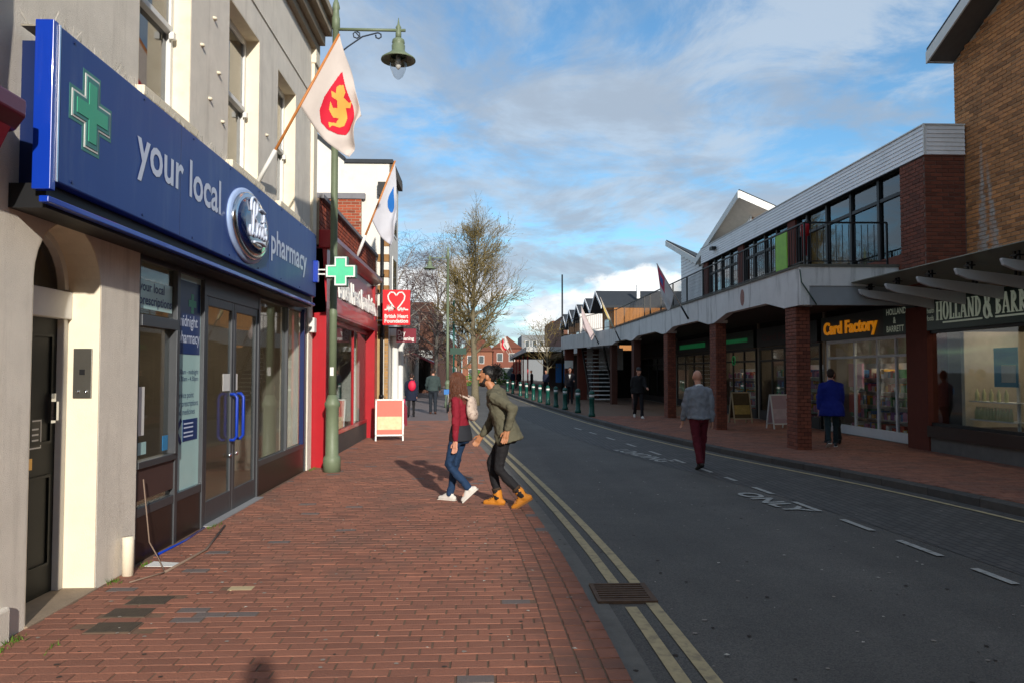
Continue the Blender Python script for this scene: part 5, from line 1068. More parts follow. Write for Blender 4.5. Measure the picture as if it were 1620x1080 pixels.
flag('hanging_flag', 'pale flag with blue patch on a pole above the red shop', (-2.85, 17.3, 4.3), (-1.98, 17.1, 6.45), .38, [(-1.93, 17.2, 5.1), (-2.05, 17.1, 4.5)], mat('pale_flag_cloth', '#b9bac2', .85, .06), True, [('blue_patch', [(.42+(a-.5)*.6, .70+(b-.5)*.5) for a, b in drop], mat('flag_blue', '#1463b0', .8), .008)], .06, 2.2, r=.025)
flag('hanging_flag', 'white flag with pink cross panel on the arcade balcony', (6.28, 22.9, 3.3), (5.28, 22.7, 4.95), .45, [(5.42, 22.75, 3.95), (5.62, 22.7, 3.5)], mat('white_flag_cloth', '#c9c4c2', .85, .06), True, [('pink_panel', [(.05, .55), (.05, .98), (.6, .98), (.6, .55)], mat('flag_pink', '#c85068', .8), .008), ('blue_panel', [(.2, .66), (.2, .88), (.45, .88), (.45, .66)], mat('flag_blue2', '#4d6da8', .8), .012)], .05, 3.1, mat('pale_pole', '#b3a79c', .6))
flag('hanging_flag', 'furled white and yellow flag on the arcade balcony', (6.28, 34.4, 3.1), (5.35, 34.2, 5.05), .35, [(5.62, 34.3, 4.2), (5.9, 34.2, 3.75)], mat('cream_flag_cloth', '#bdb59a', .85, .1), True, [('yellow_stripe', [(.3, .1), (.3, .95), (.55, .95), (.55, .1)], mat('flag_yellow', '#c7a93c', .8), .008)], .06, 4.4, MATS['pale_pole'])
flag('hanging_flag', 'plain pale flag hanging over the far concrete wing', (5.92, 38.4, 3.1), (5.0, 38.2, 5.0), .25, [(5.1, 38.3, 3.9), (5.5, 38.2, 3.3)], mat('pinkish_flag_cloth', '#b3a3a3', .85, .08), True, None, .06, 5.2, MATS['pale_pole'])
for k in range(3):
    flag('street_flag', ['small red and white flag far beside the canopy', 'small red flag far beside the canopy posts', 'small faded flag nearest the canopy edge'][k], (3.5, 84+k*5, 3.4), (2.5-.2*k, 84+k*5, 5.7), .5, [(2.3, 84+k*5, 4.6), (2.7, 84+k*5, 4.1)], [M_CLOTH, M_FRED, mat('faded_orange', '#c08a78', .8)][k], False, None, .1, k, MATS['pale_pole'], .03)
# bicycle -----------------------------------------------------------
bk = thing('bicycle', 'parked bicycle with blue cover behind the red jacket', 'bicycle', (-1.35, 31.5, .03))
for i, y in enumerate((31.0, 32.05)):
    wv = part('wheel', sm(MB().tube([(-1.42, y+.33*math.cos(a), .36+.33*math.sin(a)) for a in [j*math.pi/12 for j in range(25)]], .022, 6, False)), M_BLACK, bk)
    sp_ = MB()
    for j in range(10): a = j*math.pi/5; sp_.tube([(-1.42, y, .36), (-1.42, y+.32*math.cos(a), .36+.32*math.sin(a))], .003, 3, False)
    part('spokes', sp_, M_CHROME, wv)
part('frame', sm(MB().tube([(-1.42, 32.05, .36), (-1.42, 31.55, .34), (-1.42, 31.72, .85), (-1.42, 32.05, .36)], .017, 6).tube([(-1.42, 31.55, .34), (-1.42, 31.16, .78), (-1.42, 31.7, .8)], .018, 6).tube([(-1.42, 31.0, .36), (-1.42, 31.18, .95)], .016, 6)), M_WHITE, bk)
part('handlebar', sm(MB().tube([(-1.68, 31.25, 1.02), (-1.55, 31.18, 1.0), (-1.42, 31.18, .97), (-1.29, 31.18, 1.0), (-1.16, 31.25, 1.02)], .014, 6)), M_BLACK, bk)
part('saddle', sm(MB().ell((-1.42, 31.78, .92), (.07, .14, .035))), MATS['blue_sign'], bk); part('basket_cover', MB().box(-1.55, -1.29, 30.78, 31.02, .78, .98), MATS['blue_sign'], bk)
# ================================================================== trees
def grow(rng, p, d, L, r, lvl, maxl, out, tips, up=.12, spread=.55, droop=0., kids=(3, 5)):
    n = 5 if lvl < 2 else 4; pts = [p]; rad = [r]; q = p; dd = d.copy(); br = []
    for i in range(n):
        dd = (dd+Vector((rng.gauss(0, .10), rng.gauss(0, .10), rng.gauss(0, .07)+up*(.5 if lvl else .0)-droop*(lvl >= 2)))).normalized()
        q = q+dd*(L/n); pts.append(q); rad.append(r*(1-.62*(i+1)/n)); br.append((q, dd.copy(), rad[-1], (i+1)/n))
    out[min(lvl, 3)].append((pts, rad))
    if lvl >= maxl: tips.append(pts); return
    nk = rng.randint(*kids)+(2 if lvl == 0 else 0)
    for k in range(nk):
        f = rng.uniform(.25, 1.0) if lvl else .25+.75*(k+rng.random())/nk
        j = min(n-1, max(0, int(f*n)-1)); q, dd, rr_, _ = br[j]
        a = rng.random()*2*math.pi; o_ = dd.orthogonal().normalized(); o_ = Matrix.Rotation(a, 3, dd)@o_
        nd = (dd*(1-spread*.6)+o_*spread*rng.uniform(.7, 1.2)).normalized()
        grow(rng, q, nd, L*rng.uniform(.5, .78)*(1 if lvl else 1.-.35*f), max(rr_*.75, .004), lvl+1, maxl, out, tips, up, spread, droop, kids)
def tree(label, x, y, h, r, seed, m_bark, m_twig, m_bud=None, maxl=4, trunk_h=.3, up=.2, spread=.6, droop=0., kids=(3, 5), buds=3, bsize=.035, name='bare_tree', lean=(0, 0), L1=.45):
    rng = random.Random(seed); t = thing(name, label, 'tree', (x, y, .0)); out = [[], [], [], []]; tips = []
    base = Vector((x, y, .0)); d = Vector((lean[0], lean[1], 1)).normalized()
    # leader
    pts = [base]; rad = [r*1.25]; q = base; n = 12; dd = d
    for i in range(n):
        dd = (dd+Vector((rng.gauss(0, .03), rng.gauss(0, .03), .05))).normalized(); q = q+dd*(h*.93/n); pts.append(q); rad.append(r*(1-.9*(i+1)/n)+.01)
    out[0].append((pts, rad))
    nb = 26
    for k in range(nb):
        f = trunk_h+(1-trunk_h)*(k+rng.random()*.8)/nb; i = min(n-1, int(f*n)); p = pts[i].lerp(pts[i+1], f*n-i); a = k*2.4+rng.random()*.7
        rel = (f-trunk_h)/(1-trunk_h); el = .42+.7*rel
        nd = Vector((math.cos(a)*math.cos(el), math.sin(a)*math.cos(el), math.sin(el)))
        LL = h*L1*(.30+.78*math.sin(math.pi*min(1, rel*.72+.16)))*rng.uniform(.75, 1.1)
        grow(rng, p, nd, LL, rad[i]*.5, 1, maxl, out, tips, up, spread, droop, kids)
    tm = MB(); cm_ = MB()
    for pts_, rad_ in out[0]: tm.tube(pts_, rad_, 9, True)
    for pts_, rad_ in out[1]: tm.tube(pts_, rad_, 5, False)
    for lv in (2, 3):
        for pts_, rad_ in out[lv]: cm_.tube(pts_, [max(v, .0045) for v in rad_], 3, False)
    part('trunk', sm(tm), m_bark, t); cr = part('crown', cm_, m_twig, t)
    if m_bud:
        bm_ = MB()
        for pts_ in tips:
            for _ in range(buds):
                i = rng.randrange(1, len(pts_)); p = pts_[i]+Vector((rng.gauss(0, .03), rng.gauss(0, .03), rng.gauss(0, .03))); s_ = bsize*rng.uniform(.6, 1.4)
                a, b = Vector((rng.gauss(0, 1), rng.gauss(0, 1), rng.gauss(0, 1))).normalized(), Vector((rng.gauss(0, 1), rng.gauss(0, 1), rng.gauss(0, 1))).normalized()
                bm_.add([p-a*s_, p+b*s_*.6, p+a*s_, p-b*s_*.6], [(0,1,2,3)], rng.random())
        o = part('buds', bm_, m_bud, t, kind='stuff')
    return t
M_BARK = mat('grey_green_bark', '#6d6450', .9, .25, 12, .4, 30); M_TWIG = mat('brown_twig', '#655836', .9, .2, 10); M_BUD = mat('yellow_brown_bud', '#84733a', .8, .25, 20, pieces=.3)
tree('tall bare street tree with yellowish buds behind the couple', -.35, 38.5, 8.6, .20, 11, M_BARK, M_TWIG, M_BUD, 4, .32, .26, .58, 0., (5, 6), 2, .032, L1=.25)
M_BIRCH = mat('pale_birch_bark', '#8d8378', .9, .35, 9, .3, 25); M_BTW = mat('purple_brown_twig', '#4a3c3a', .9, .15, 10)
tree('bare birch with drooping purple twigs beside the concrete building', -5.0, 43.5, 8.2, .17, 5, M_BIRCH, M_BTW, None, 4, .3, .05, .6, .22, (4, 5), name='birch_tree', L1=.36)
tree('bare birch with fine purple twigs behind the lamp lantern', -3.2, 52, 9.0, .16, 9, M_BIRCH, M_BTW, None, 4, .28, .05, .6, .22, (4, 5), name='birch_tree', L1=.36)
tree('smaller bare tree beyond the bicycle', -1.8, 56, 6.2, .13, 21, M_BARK, M_TWIG, M_BUD, 3, .3, .15, .6, 0., (3, 4), 2, .05, L1=.4)
tree('small budding tree beside the far canopy', 5.0, 58, 5.0, .10, 31, M_BARK, M_TWIG, M_BUD, 3, .4, .15, .6, 0., (3, 4), 2, .05, L1=.4)
def shrub(label, x, y, w_, h_):
    t = thing('shrub', label, 'shrub', (x, y, 0)); m = MB(); rg = random.Random(int(x*10)); 
    for _ in range(700):
        a, b, c_ = rg.gauss(0, .4), rg.gauss(0, .4), rg.random()
        p = Vector((x+a*w_, y+b*w_*.5, .1+c_*h_*math.exp(-a*a))); u = Vector((rg.gauss(0, 1), rg.gauss(0, 1), rg.gauss(0, 1))).normalized()*.12; v = u.orthogonal().normalized()*.08
        m.add([p-u, p+v, p+u, p-v], [(0,1,2,3)])
    part('foliage', m, mat('shrub_leaf', '#4f7a2a', .7, .3, 5), t); part('stem', sm(MB().tube([(x, y, 0), (x, y, h_*.6)], .05, 6)), M_BARK, t)
shrub('low green planter shrub at the far road end', -.4, 92, 2.2, 1.8); shrub('round green shrub beside the far bollards', 2.0, 94, 1.6, 2.2)
# ================================================================== people
def rem(name, mb, m, parent, vox, it=4, fac=.5, fold=None):
    o = part(name, mb, m, parent, smooth=True); r_ = o.modifiers.new('join', 'REMESH'); r_.mode = 'VOXEL'; r_.voxel_size = vox; r_.use_smooth_shade = True
    if it: s_ = o.modifiers.new('smooth', 'SMOOTH'); s_.iterations = it; s_.factor = fac
    if fold:
        tx = bpy.data.textures.get('folds_%g' % fold[1]) or bpy.data.textures.new('folds_%g' % fold[1], 'CLOUDS'); tx.noise_scale = fold[1]; tx.noise_depth = 2
        d_ = o.modifiers.new('folds', 'DISPLACE'); d_.texture = tx; d_.strength = fold[0]; d_.mid_level = .5; d_.texture_coords = 'LOCAL'
    return o
SKIN = mat('light_skin', '#c08a72', .55, .06, 12); SKIN2 = mat('tan_skin', '#a5704f', .55, .06, 12)
def person(label, loc, rz, vox=.012, s=1., lean=0., legs=((.3, .1, 0), (-.25, .35, .3)), arms=((-.2, .2, .1), (.3, .4, .1)), head=(0, 0), skin=None, top=None, hem=.0, bottom=None, shoes=None, hair=None, hairstyle='short', leg_r=1., bulk=1., collar=None, boots=False, sole=None, group=None, under=None, mouth_hair=None, flare=1., name='person'):
    """faces local +Y; legs/arms given as (swing forward, bend, extra) for left then right"""
    skin = skin or SKIN
    t = thing(name, label, 'person', loc, rz, group); ORI[t.name] = Vector((0,0,0))
    if rz == 0: pass
    V3 = Vector; th, sh = .44*s, .42*s
    hipz = .90*s
    lg = []
    for sx, (a, b, f) in zip((-1, 1), legs):
        h = V3((sx*.088*s, 0, 0)); k = h+V3((sx*.01, math.sin(a), -math.cos(a)))*th; an = k+V3((0, math.sin(a-b), -math.cos(a-b)))*sh
        fd = V3((sx*.12, math.cos(f), -math.sin(f))).normalized(); lg.append((h, k, an, fd))
    low = min(min((an+V3((0,0,-.075*s))).z, (an+fd*.17*s).z-.05*s) for h, k, an, fd in lg); O = V3((0, 0, -low))
    lg = [(h+O, k+O, an+O, fd) for h, k, an, fd in lg]; pel = O.copy()
    cl, sl = math.cos(lean), math.sin(lean)
    def T(x, y, z): return pel+V3((x*s, (y*cl+z*sl)*s, (z*cl-y*sl)*s))      # torso frame, z up the spine
    am = []
    for sx, (a, b, ab) in zip((-1, 1), arms):
        S_ = T(sx*.168*bulk, 0, .435); E_ = S_+V3((sx*math.sin(ab)*.9, math.sin(a), -math.cos(a)*math.cos(ab)))*.285*s; W_ = E_+V3((sx*math.sin(ab)*.3, math.sin(a+b), -math.cos(a+b)))*.25*s; am.append((S_, E_, W_, (W_-E_).normalized(), sx))
    hy, hp_ = head
    HM = Matrix.Rotation(hy, 3, 'Z')@Matrix.Rotation(-hp_-lean*.5, 3, 'X'); HC = T(0, .035, .665)+HM@V3((0, .01, .02))*s
    def Hd(x, y, z): return HC+HM@V3((x, y, z))*s
    # ---- body: one continuous skin
    b = MB()
    b.ell(HC+HM@V3((0, -.01, .015))*s, (.076*s, .096*s, .10*s), HM); b.ell(Hd(0, .022, -.045), (.058*s, .068*s, .075*s), HM)
    b.ell(Hd(0, .07, -.085), (.03*s, .026*s, .026*s), HM); b.caps([Hd(0, .088, .012), Hd(0, .108, -.028)], [.010*s, .015*s], 8)
    b.caps([Hd(-.035, .082, .025), Hd(.035, .082, .025)], [.014*s, .014*s], 8); b.caps([Hd(-.018, .086, -.062), Hd(.018, .086, -.062)], [.009*s, .009*s], 8)
    for sx in (-1, 1): b.ell(Hd(sx*.077, -.005, -.01), (.012*s, .024*s, .034*s), HM)
    b.caps([Hd(0, -.02, -.07), T(0, .0, .48)], [.054*s, .056*s]); b.caps([T(0, 0, .40), T(0, 0, .25), T(0, 0, .02)], [.10*s, .10*s, .11*s]); b.caps([T(-.11, 0, .42), T(.11, 0, .42)], [.05*s, .05*s])
    for S_, E_, W_, d, sx in am:
        b.caps([S_, E_, W_], [.047*s, .038*s, .027*s]); side = d.cross(V3((0, 1, 0)) if abs(d.y) < .8 else V3((0, 0, 1))).normalized(); fw = side.cross(d).normalized()
        if fw.y < 0: fw = -fw
        pc_ = W_+d*.05*s; b.caps([W_+d*.01*s-fw*.012*s, W_+d*.085*s-fw*.016*s], [.022*s, .019*s], 8); b.caps([W_+d*.01*s+fw*.012*s, W_+d*.085*s+fw*.018*s], [.022*s, .019*s], 8)
        for q, (o_, L_) in enumerate(((-.031, .06), (-.010, .075), (.012, .08), (.032, .07))):
            p0 = W_+d*.09*s+fw*o_*s; kx = -side*sx*.0; cu = side*(-.018*s); p1 = p0+d*L_*.5*s+cu*.4; p2 = p1+d*L_*.42*s+cu*1.1; b.caps([p0, p1, p2], [.0092*s, .0088*s, .0075*s], 7)
        p0 = W_+d*.03*s+fw*.025*s; b.caps([p0, p0+d*.03*s+fw*.028*s, p0+d*.065*s+fw*.034*s], [.012*s, .010*s, .008*s], 7)
    for h, k, an, fd in lg: b.caps([h, k, an], [.068*s, .05*s, .036*s]); b.caps([an, an+V3((0,0,-.03))*s+fd*.1*s], [.034*s, .026*s], 8)
    body = rem('body', b, skin, t, vox*.62, 2, .35)
    if vox < .015:
        e_ = MB()
        for sx in (-1, 1): e_.ell(Hd(sx*.031, .083, .004), (.012*s, .008*s, .007*s), HM)
        part('eyes', sm(e_), mat('dark_eye', '#1c1512', .2), body)
    # ---- clothes
    g = MB()
    for h, k, an, fd in lg: g.caps([h, h.lerp(k, .5), k, k.lerp(an, .4), an+V3((0,0,.01))], [.095*s*leg_r, .083*s*leg_r, .064*s*leg_r, .062*s*leg_r, .050*s*leg_r])
    g.ell(T(0, -.01, .02), (.165*s, .125*s, .12*s)); g.ell(T(0, -.045, -.05), (.15*s, .10*s, .11*s))
    for h, k, an, fd in lg:       # folds at knee and hem
        for q in (.88, .96, 1.05): p = h.lerp(k, q) if q <= 1 else k.lerp(an, q-1); g.caps([p+V3((-.04, -.03, .012*s)), p+V3((.045, -.028, -.008*s))], [.034*leg_r*s]*2, 6)
        for q in (.82, .91, .98): p = k.lerp(an, q); g.caps([p+V3((-.02, .012, 0)), p+V3((.02, .016, .008))], [.046*s*leg_r]*2, 6)
    rem('trousers', g, bottom, t, vox, 2, .4, (.02*s, .07))
    j = MB(); B_ = bulk
    secs = [(.535, .06, .06), (.505, .10, .085), (.475, .145, .102), (.43, .172, .116), (.36, .18, .126), (.22, .178, .122), (.10, .178, .122), (.0, .188*flare, .132*flare), (-hem*.5, .196*flare, .14*flare), (-hem, .20*flare, .145*flare)] if hem > .02 else [(.535, .06, .06), (.505, .10, .085), (.475, .145, .102), (.43, .172, .116), (.36, .18, .126), (.22, .174, .118), (.10, .172, .118), (.03, .172, .12)]
    rings = []
    for z, rx, ry in secs: rings.append([T(rx*B_*math.cos(a), ry*B_*math.sin(a)-.005, z)+V3((0, 0, .006*math.sin(a*5+z*20))) for a in [i*2*math.pi/24 for i in range(24)]])
    j.tube_rings(rings)
    rf = random.Random(int(loc[0]*100))
    for _ in range(9):            # soft folds across back and flank
        a = rf.random()*6.28; z = rf.uniform(.05, .4); rx = .172*B_; ry = .112*B_
        j.caps([T(rx*math.cos(a), ry*math.sin(a), z), T(rx*math.cos(a+.5), ry*math.sin(a+.5), z-rf.uniform(-.03, .09))], [.016*s, .012*s], 6)
    for S_, E_, W_, d, sx in am:
        j.caps([T(sx*.11*B_, 0, .445), S_, S_.lerp(E_, .5), E_, E_.lerp(W_, .5), W_-d*.015*s], [.066*s*B_, .066*s*B_, .066*s*B_, .056*s*B_, .052*s*B_, .043*s*B_])
        for q in (-.10, -.02, .07): p = E_+(W_-E_)*q if q > 0 else E_+(S_-E_)*(-q); j.caps([p+V3((-.03, .02, .01))*s, p+V3((.03, .02, -.012))*s], [.042*s*B_]*2, 6)
    if collar: j.caps([T(-.05, -.035, .525), T(0, -.055, .535), T(.05, -.035, .525)], [.034*s]*3, 8)
    jk = rem('jacket', j, top, t, vox, 2, .4, (.035*s, .09))
    if under: rem('shirt_hem', MB().tube_rings([[T(rx*math.cos(a), ry*math.sin(a)-.005, z) for a in [i*math.pi/12 for i in range(24)]] for z, rx, ry in ((.10, .165, .115), (-.02, .186, .145), (-.105, .190, .152))]), under, t, vox, 1)
    for h, k, an, fd in lg:
        f = MB(); up_ = V3((0,0,1)); sd = fd.cross(up_).normalized(); dn = sd.cross(fd).normalized()
        if dn.z > 0: dn = -dn
        heel = an+dn*.045*s-fd*.045*s; f.ell(heel, (.036*s, .042*s, .036*s)); f.caps([heel+fd*.02*s+dn*.005*s, an+dn*.048*s+fd*.09*s, an+dn*.055*s+fd*.165*s], [.038*s, .040*s, .032*s]); f.caps([an+(k-an).normalized()*(.075 if boots else .02)*s, an+dn*.02*s], [.058*s if boots else .042*s, .052*s if boots else .046*s])
        f.caps([an+fd*.04*s+dn*.01*s, an+fd*.1*s+dn*.035*s], [.04*s, .034*s])
        so = rem('shoe', f, shoes, t, vox*.8, 2, .4)
        if sole: q = MB(); c0 = an+dn*.079*s; q.obox(c0+fd*.055*s, fd*.135*s, sd*.04*s, dn*.010*s); part('sole', q, sole, so, .008)
        if boots:
            lc = MB()
            for q in range(4): c_ = an+fd*(.045+.022*q)*s+dn*(-.028+.018*q)*s; lc.bar(c_-sd*.03*s, c_+sd*.03*s, .008*s, .012*s)
            part('laces', lc, mat('dark_lace', '#2a1c12', .8), so); part('cuff', sm(MB().tube([an+(k-an).normalized()*.10*s, an+(k-an).normalized()*.125*s], .06*s, 12)), mat('dark_boot_cuff', '#3a2a1c', .8), so)
    # ---- hair
    if hair:
        hh = MB()
        if hairstyle == 'short': hh.ell(HC+HM@V3((0, -.022, .032))*s, (.083*s, .098*s, .098*s), HM); hh.ell(Hd(0, -.055, -.01), (.072*s, .058*s, .075*s), HM)
        elif hairstyle == 'long':
            hh.ell(HC+HM@V3((0, -.022, .028))*s, (.09*s, .108*s, .104*s), HM); rg = random.Random(3)
            for k in range(30):
                a = math.pi*(.02+.96*k/29)+math.pi; x0, y0 = .078*math.cos(a), .085*math.sin(a); P = []
                for q in range(7): f_ = q/6; P.append(Hd(x0*(1+.25*f_)+.012*math.sin(q*2+k), y0*(1+.2*f_)-.02*f_+.012*math.sin(q*1.7+k*2), .03-.33*f_*rg.uniform(.85, 1.05)))
                hh.caps(P, [.026*s, .030*s, .030*s, .028*s, .025*s, .02*s, .010*s], 6)
        elif hairstyle == 'bun':
            hh.ell(HC+HM@V3((0, -.028, .036))*s, (.085*s, .098*s, .096*s), HM); hh.ell(Hd(0, -.06, -.005), (.070*s, .055*s, .075*s), HM); rg = random.Random(4)
            for k in range(38): d_ = V3((rg.gauss(0, 1), rg.gauss(0, 1), rg.gauss(0, 1))).normalized(); hh.ell(Hd(0, -.115, .055)+d_*.052*s*rg.uniform(.6, 1.1), (.024*s,)*3, None, 6, 4)
        elif hairstyle == 'fringe': hh.tube_rings([[Hd(.08*math.cos(a)*f_, -.02+.085*math.sin(a)*f_-.01, z) for a in [math.pi+i*math.pi/11 for i in range(12)]+[2*math.pi-i*math.pi/11 for i in range(12)]] for f_, z in ((1.0, -.06), (1.05, -.01), (1.02, .02))])
        elif hairstyle == 'cap': hh.ell(HC+HM@V3((0, -.008, .05))*s, (.086*s, .105*s, .075*s), HM); hh.caps([Hd(-.04, .1, .04), Hd(.04, .1, .04)], [.02*s, .02*s], 8)
        ho = rem('hair' if hairstyle != 'cap' else 'cap', hh, hair, t, vox*.7, 1, .3, (.012, .03))
        if vox < .011:
            st = MB(); rg = random.Random(8)
            for k in range(260):
                if hairstyle == 'long':
                    a = math.pi+math.pi*rg.uniform(.0, 1.0); x0, y0 = .1*math.cos(a), .105*math.sin(a)-.012; L_ = rg.uniform(.2, .38); ph = rg.random()*6; P = [Hd(x0*.55, y0*.55, .115)]+[Hd(x0*(1+.3*f_)+.012*math.sin(f_*7+ph), y0*(1+.22*f_)-.01*f_+.012*math.cos(f_*6+ph), .06-L_*f_) for f_ in (0, .2, .4, .6, .8, 1)]
                else:
                    d_ = V3((rg.gauss(0, 1), rg.gauss(0, 1), rg.gauss(0, 1))).normalized(); c_ = V3((0, -.115, .055)); P = [Hd(*(c_+d_*.045)), Hd(*(c_+d_*.07+V3((rg.gauss(0, .012), rg.gauss(0, .012), rg.gauss(0, .012))))), Hd(*(c_+d_*.088+V3((rg.gauss(0, .016), rg.gauss(0, .016), rg.gauss(0, .016)))))]
                st.tube(P, [.0026]*len(P), 4, False)
            part('hair_strands', sm(st), hair, ho, kind='stuff')
    if mouth_hair:
        q = MB(); q.ell(Hd(0, .045, -.088), (.055*s, .05*s, .035*s), HM); q.caps([Hd(-.06, .02, -.03), Hd(-.052, .045, -.08)], [.016*s, .02*s], 7); q.caps([Hd(.06, .02, -.03), Hd(.052, .045, -.08)], [.016*s, .02*s], 7); q.caps([Hd(-.025, .092, -.048), Hd(.025, .092, -.048)], [.007*s]*2, 6); rem('beard', q, mouth_hair, t, vox*.62, 1, .3)
    t['_T'] = 0
    del t['_T']
    return t, T, Hd
def cloth(name, c, var=.08, rough=.85, bump=.15): return mat(name, c, rough, var, 9, bump, 160)
WHT = mat('white_canvas_shoe', '#c9c4bd', .7, .06); BLK = cloth('black_cloth', '#141317'); BRN = mat('dark_brown_hair', '#2c1c14', .6, .2, 40); BLH = mat('black_hair', '#0c0a0a', .55, .2, 40)
# couple
wo, Tw, Hw = person('woman in burgundy jacket and blue jeans leaning to the man', (-.28, 9.75, .03), R(68), .010, .96, .02, ((.30, 1.1, .75), (.27, .12, .0)), ((-.10, .15, .08), (.1, .15, .12)), (R(-40), .05), SKIN, cloth('burgundy_jacket', '#7a1024'), -.0, cloth('blue_denim', '#16304f', .16), WHT, mat('auburn_brown_hair', '#5a3320', .45, .3, 40), 'long', .9, .88, True, under=cloth('charcoal_top', '#22242b'), sole=mat('white_sole', '#d0ccc4', .6))
def worn(name, label, cat, mb, m, who, vox=.012):
    o = rem(name, mb, m, None, vox, 2); o.location = who.location; o.rotation_euler = who.rotation_euler; return tag(o, label, cat)
bp_ = MB(); bp_.ell(Tw(0, -.17, .32), (.12, .06, .16)); bp_.ell(Tw(0, -.20, .24), (.095, .05, .085))
for sx in (-1, 1): bp_.caps([Tw(sx*.08, -.14, .46), Tw(sx*.1, .0, .52), Tw(sx*.1, .11, .42)], [.018]*3, 6)
fm_ = mat('floral_fabric', '#b8a79a', .85, .2, 8, stain=('#4a1a24', .95, .50))
for nd in fm_.node_tree.nodes:
    if nd.type == 'TEX_NOISE' and abs(nd.inputs['Scale'].default_value-1.3) < .01: nd.inputs['Scale'].default_value = 22
worn('backpack', 'pale floral patterned backpack between the couple', 'backpack', bp_, fm_, wo)
mn, Tm, Hm = person('man in olive jacket with curly bun and tan boots bending forward', (.30, 9.42, .03), R(78), .010, 1.05, .30, ((.18, .95, .55), (.48, .70, .0)), ((-1.05, 1.3, .22), (.25, .35, .10)), (R(14), -.12), SKIN2, cloth('olive_grey_jacket', '#565343', .08), .13, BLK, mat('tan_nubuck_boot', '#b8741f', .7, .1, 12), BLH, 'bun', .92, 1.05, True, True, mat('tan_sole', '#8f5f2a', .7), mouth_hair=mat('short_beard', '#1c1310', .7), flare=1.08)
# grey sweater man
gs, Tg, Hg = person('balding man in grey sweater and burgundy trousers crossing the road', (3.78, 13.15, .012), R(6), .012, .985, .03, ((-.22, .25, .35), (.20, .12, .0)), ((.10, .25, .18), (-.12, .15, .16)), (R(-8), 0), SKIN, cloth('grey_wool_sweater', '#7d8188', .1), .06, cloth('wine_trousers', '#560d1c'), mat('black_shoe', '#17140f', .5), mat('grey_fringe_hair', '#6d6058', .8), 'fringe', 1.08, 1.1)
rem('shirt_collar', MB().caps([Tg(-.05, -.04, .53), Tg(0, -.06, .54), Tg(.05, -.04, .53)], [.022]*3, 8), M_WHITE, gs, .01, 1)
# blue coat + companion
person('person in royal blue hooded coat walking under the arcade', (7.35, 15.75, .112), R(-20), .014, .95, .05, ((-.3, .35, .4), (.25, .1, 0)), ((-.2, .2, .2), (.2, .5, .1)), (R(-10), .05), SKIN, cloth('royal_blue_coat', '#0d1f7a'), .24, cloth('dark_teal_jeans', '#15282e'), mat('dark_trainer', '#22252b', .6), BRN, 'short', .95, 1.15, True, sole=M_WHITE, flare=1.2)
person('person in pink patterned top beside the blue coat', (7.72, 16.5, .112), R(-15), .016, .93, .02, ((.25, .1, 0), (-.25, .3, .3)), ((.1, .2, .1), (-.1, .3, .15)), (R(30), 0), SKIN, mat('pink_pattern', '#a8707c', .8, .3, 20), .05, BLK, BLK, mat('reddish_hair', '#5c2a20', .6), 'short', .95, .95)
# distant walkers
bw_, Tb, _ = person('woman in navy coat with red backpack walking away', (-2.62, 28.2, .026), R(4), .02, .94, .02, ((-.25, .3, .4), (.2, .1, 0)), ((.1, .1, .15), (-.1, .1, .1)), (0, 0), SKIN, cloth('navy_coat', '#10182e'), .28, BLK, BLK, BRN, 'short', .85, 1.05, True, flare=1.1)
bpk = MB(); bpk.ell(Tb(.03, -.17, .30), (.15, .08, .20)); bpk.caps([Tb(.1, -.14, .44), Tb(.11, 0, .52), Tb(.11, .1, .4)], [.025]*3, 6); worn('backpack', 'bright red backpack worn over the navy coat', 'backpack', bpk, mat('red_backpack', '#c4163c', .6), bw_, .02)
hbg = MB(); hbg.box(-.36, -.22, .02, .14, .42, .66); hbg.caps([(-.29, .03, .64), (-.29, .05, .78), (-.29, .12, .64)], [.012]*3, 6); worn('handbag', 'small pink bag held by the navy coat woman', 'bag', hbg, mat('pink_bag', '#c2255a', .5), bw_, .015)
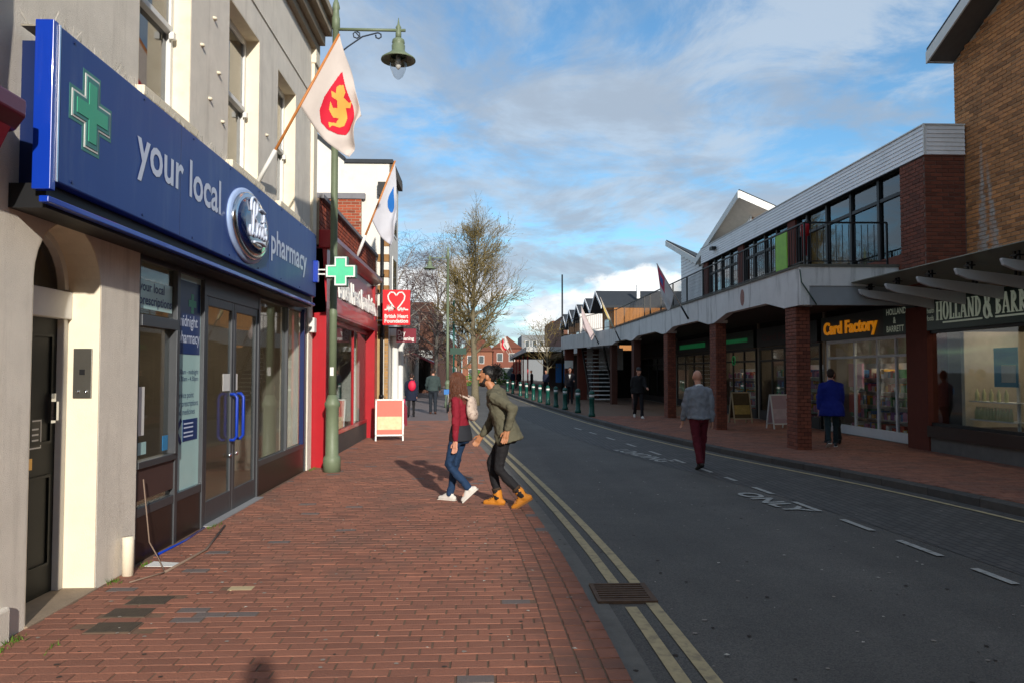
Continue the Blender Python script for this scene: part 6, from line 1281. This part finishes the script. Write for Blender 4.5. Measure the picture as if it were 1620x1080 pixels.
person('man in grey green jacket and dark jeans walking away', (-1.95, 30.2, .026), R(2), .02, 1.04, .02, ((.12, .05, 0), (-.14, .2, .2)), ((.2, .6, .2), (.2, .6, .2)), (0, 0), SKIN, cloth('slate_jacket', '#33403f'), .06, cloth('dark_jeans', '#1b222b'), mat('brown_shoe', '#4a2a1c', .6), BRN, 'short', 1., 1.12)
person('person in dark jacket and cap walking along the arcade', (5.3, 25.6, .112), R(178), .02, 1.0, .02, ((.2, .1, 0), (-.2, .35, .3)), ((.4, .9, .1), (-.2, .3, .1)), (R(20), .1), SKIN, cloth('black_jacket', '#121214'), .08, BLK, WHT, BLH, 'cap', 1., 1.08)
pj, Tj, _ = person('man in dark suit standing by the wing column', (4.35, 37.6, .112), R(170), .024, 1.04, .0, ((.05, .02, 0), (-.05, .05, 0)), ((.3, 1.2, .1), (.05, .1, .1)), (R(10), 0), SKIN, cloth('dark_suit', '#17131a'), .14, BLK, BLK, BLH, 'short', 1.05, 1.08)
part('shirt_front', MB().extr([Tj(-.05, .125, .46), Tj(.05, .125, .46), Tj(0, .135, .25)], (0, .02, 0)), M_WHITE, pj)
FAR = [('dark clothed figure far past the awning', -2.6, 40, 0), ('figure in black under the far canopy', 4.7, 56, 170), ('person in dark blue standing deep under the canopy', 4.3, 66, 90), ('person in black beside the red canopy post', 2.9, 72, 30), ('second dark figure among the canopy posts', 3.5, 73, 200)]
for k, (lb, x, y, a) in enumerate(FAR):
    person(lb, (x, y, .1 if x > 0 else .026), R(a), .035, 1., .02, ((.2, .1, 0), (-.2, .3, .2)), ((.1, .2, .1), (-.1, .2, .1)), (0, 0), SKIN, (BLK, cloth('navy_coat', '#10182e'))[k % 2], .1, BLK, BLK, BRN, 'short', 1., 1.05)

# the photographer whose shadow falls on the bricks
person('photographer standing behind the camera on the red bricks', (.05, -.42, .03), 0.0001, .02, 1.0, .0, ((.03, .02, 0), (-.03, .04, 0)), ((.7, 1.4, .1), (.7, 1.4, .1)), (0, 0), SKIN, cloth('dark_coat', '#1c1e24'), .1, BLK, BLK, BRN, 'short', 1., 1.05)
